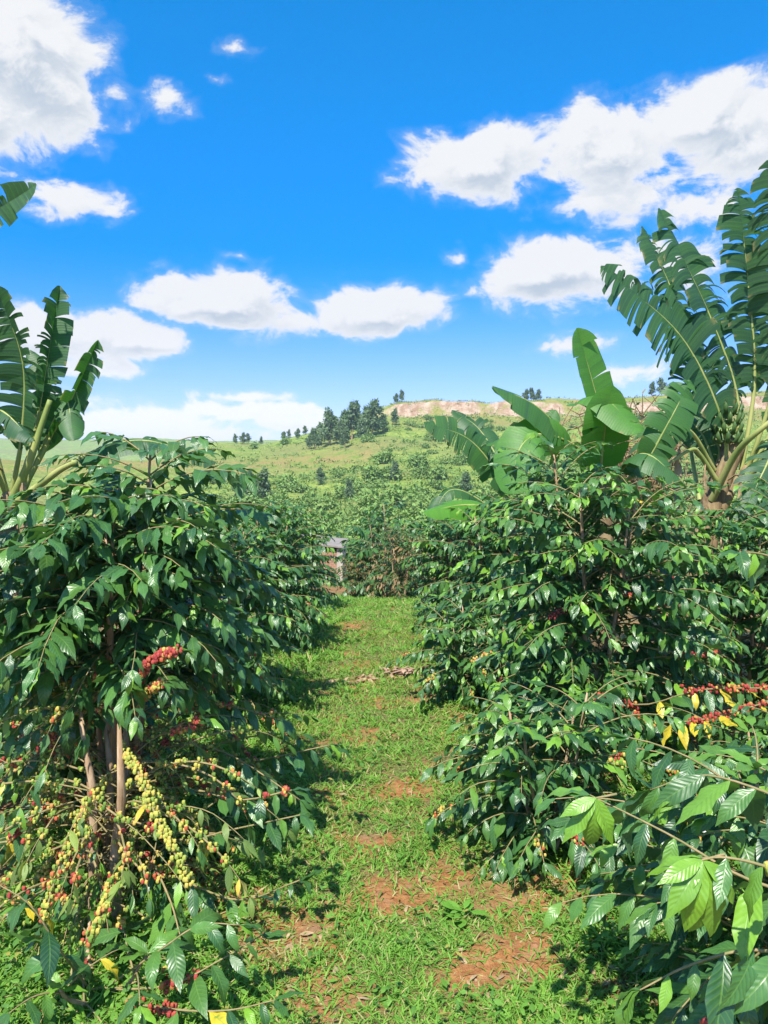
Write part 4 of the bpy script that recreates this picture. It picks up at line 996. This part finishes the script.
M_TIN = plain_material('tin_roof', (.22, .19, .16), (.34, .30, .26), 3, .8, .2)
M_WOOD = plain_material('old_wood', (.10, .06, .03), (.18, .11, .06), 10, .8, .3)
hx, hy = -1.30, 24.0; hz = -2.80
H1 = thing('brick_house', 'small brick house with pale corner and tin roof down the slope by the path', 'house', (hx - 1.5, hy + 1.3, hz))
def loc(v): return (v[0] - hx + 1.5 - 0, v[1], v[2])
b = MB(); box(b, (-1.5, -1.3, 0), (1.32, 1.3, 1.95)); b.build('wall', [M_BRICK], H1, smooth=False)
b = MB(); box(b, (1.323, -1.32, 0), (1.50, 1.30, 2.05)); b.build('corner_pier', [M_PLASTER], H1, smooth=False)
b = MB(); v = np.array([(-1.7, -1.42, 2.44), (1.54, -1.42, 2.06), (1.54, 1.42, 2.06), (-1.7, 1.42, 2.44)]); b.add(np.vstack([v, v + (0, 0, .05)]), [[3, 2, 1, 0], [4, 5, 6, 7], [0, 1, 5, 4], [1, 2, 6, 5], [2, 3, 7, 6], [3, 0, 4, 7]]); b.build('roof', [M_TIN], H1, smooth=False)
b = MB(); box(b, (-.3, -1.345, 0), (.5, -1.303, 1.75)); dr = b.build('door', [M_WOOD], H1, smooth=False)

# bare terrace of red earth cut into the slope
b = MB()
tx = np.linspace(-6, 6, 25); 
c_x, c_y = hill_pt(495, 96); zt = gh(c_x, c_y)
rows = []
for (dy, dz_) in ((-.6, -.3), (0, .5), (.25, 1.25), (1.4, 1.3)):
    rows.append(np.stack([c_x + tx, c_y + dy + .25 * np.sin(tx * 1.3), np.array([gh(c_x + q, c_y + dy) for q in tx]) * .6 + zt * .4 + dz_ * (1 - (np.abs(tx) / 6.2) ** 4) - .25], -1))
v = np.stack(rows).reshape(-1, 3); lf = np.zeros((len(v), 3)); lf[:, 0] = 1
b.add(v, grid_quads(4, 25), 0, lf); tag(b.build('terrace', [M_SOIL]), kind='structure')

# ------------------------------------------------------------------ small things on the path
def pile(name, label, x, y, seed, n, w, mat, cat):
    rg_ = np.random.default_rng(seed); m_ = MB()
    px_ = rg_.normal(0, w, n); py_ = rg_.normal(0, w * .6, n); a = rg_.uniform(0, 6.28, n)
    z_ = ground_h(x + px_, y + py_) + rg_.uniform(.02, .055, n)
    place(m_, rg_, COFFEE_LO, np.stack([x + px_, y + py_, z_], -1), np.stack([np.cos(a), np.sin(a), rg_.uniform(-.2, .3, n)], -1), np.stack([rg_.normal(0, .4, n), rg_.normal(0, .4, n), np.ones(n)], -1), rg_.uniform(.05, .11, n), np.zeros(n), np.zeros(n))
    o_ = m_.build(name, [mat], None, (x, y, gh(x, y))); tag(o_, label, cat)
M_PALE = plain_material('dry_pale_leaf', (.26, .15, .09), (.50, .34, .24), 20, .9, .3)
pile('leaf_pile', 'tan heap of dry leaves lying on the grass path, left one of two', -.16, 6.1, 1, 34, .11, M_DEAD, 'leaf pile')
pile('leaf_pile', 'pale pinkish heap of dry leaves lying on the grass path, right one of two', .16, 6.3, 2, 70, .07, M_PALE, 'leaf pile')
wd = thing('weed', 'bright green broad-leaved weed growing in bare soil on the path', 'plant', base(.30, 2.82))
rw = np.random.default_rng(3); L = Leaves()
for k in range(14):
    a = rw.uniform(0, 6.28); L.add(np.array((math.sin(a), math.cos(a), 0)) * rw.uniform(0, .03) + UPV * rw.uniform(.02, .07), np.array((math.sin(a), math.cos(a), rw.uniform(.1, .9))), UPV + rw.normal(0, .2, 3), rw.uniform(.05, .085), rw.uniform(.6, 1), 0)
m_ = MB(); L.emit(m_, rw, WEEDS); m_.build('leaves', [M_WEED], wd)

# ------------------------------------------------------------------ air over the valley
hb = MB(); v = np.array([(a, b, c) for a in (-1270, 1270) for b in (-1270, 1270) for c in (-14, 46)], float)
hb.add(v, [[0, 1, 3, 2], [4, 6, 7, 5], [0, 4, 5, 1], [2, 3, 7, 6], [0, 2, 6, 4], [1, 5, 7, 3]])
mh, th, oh = new_mat('haze_air'); pvn = th.node('ShaderNodeVolumePrincipled')
pvn.inputs['Color'].default_value = (.72, .86, 1.0, 1); pvn.inputs['Density'].default_value = .00045; pvn.inputs['Anisotropy'].default_value = .2
th.l.new(pvn.outputs[0], oh.inputs['Volume'])
tag(hb.build('haze', [mh], smooth=False), kind='stuff')
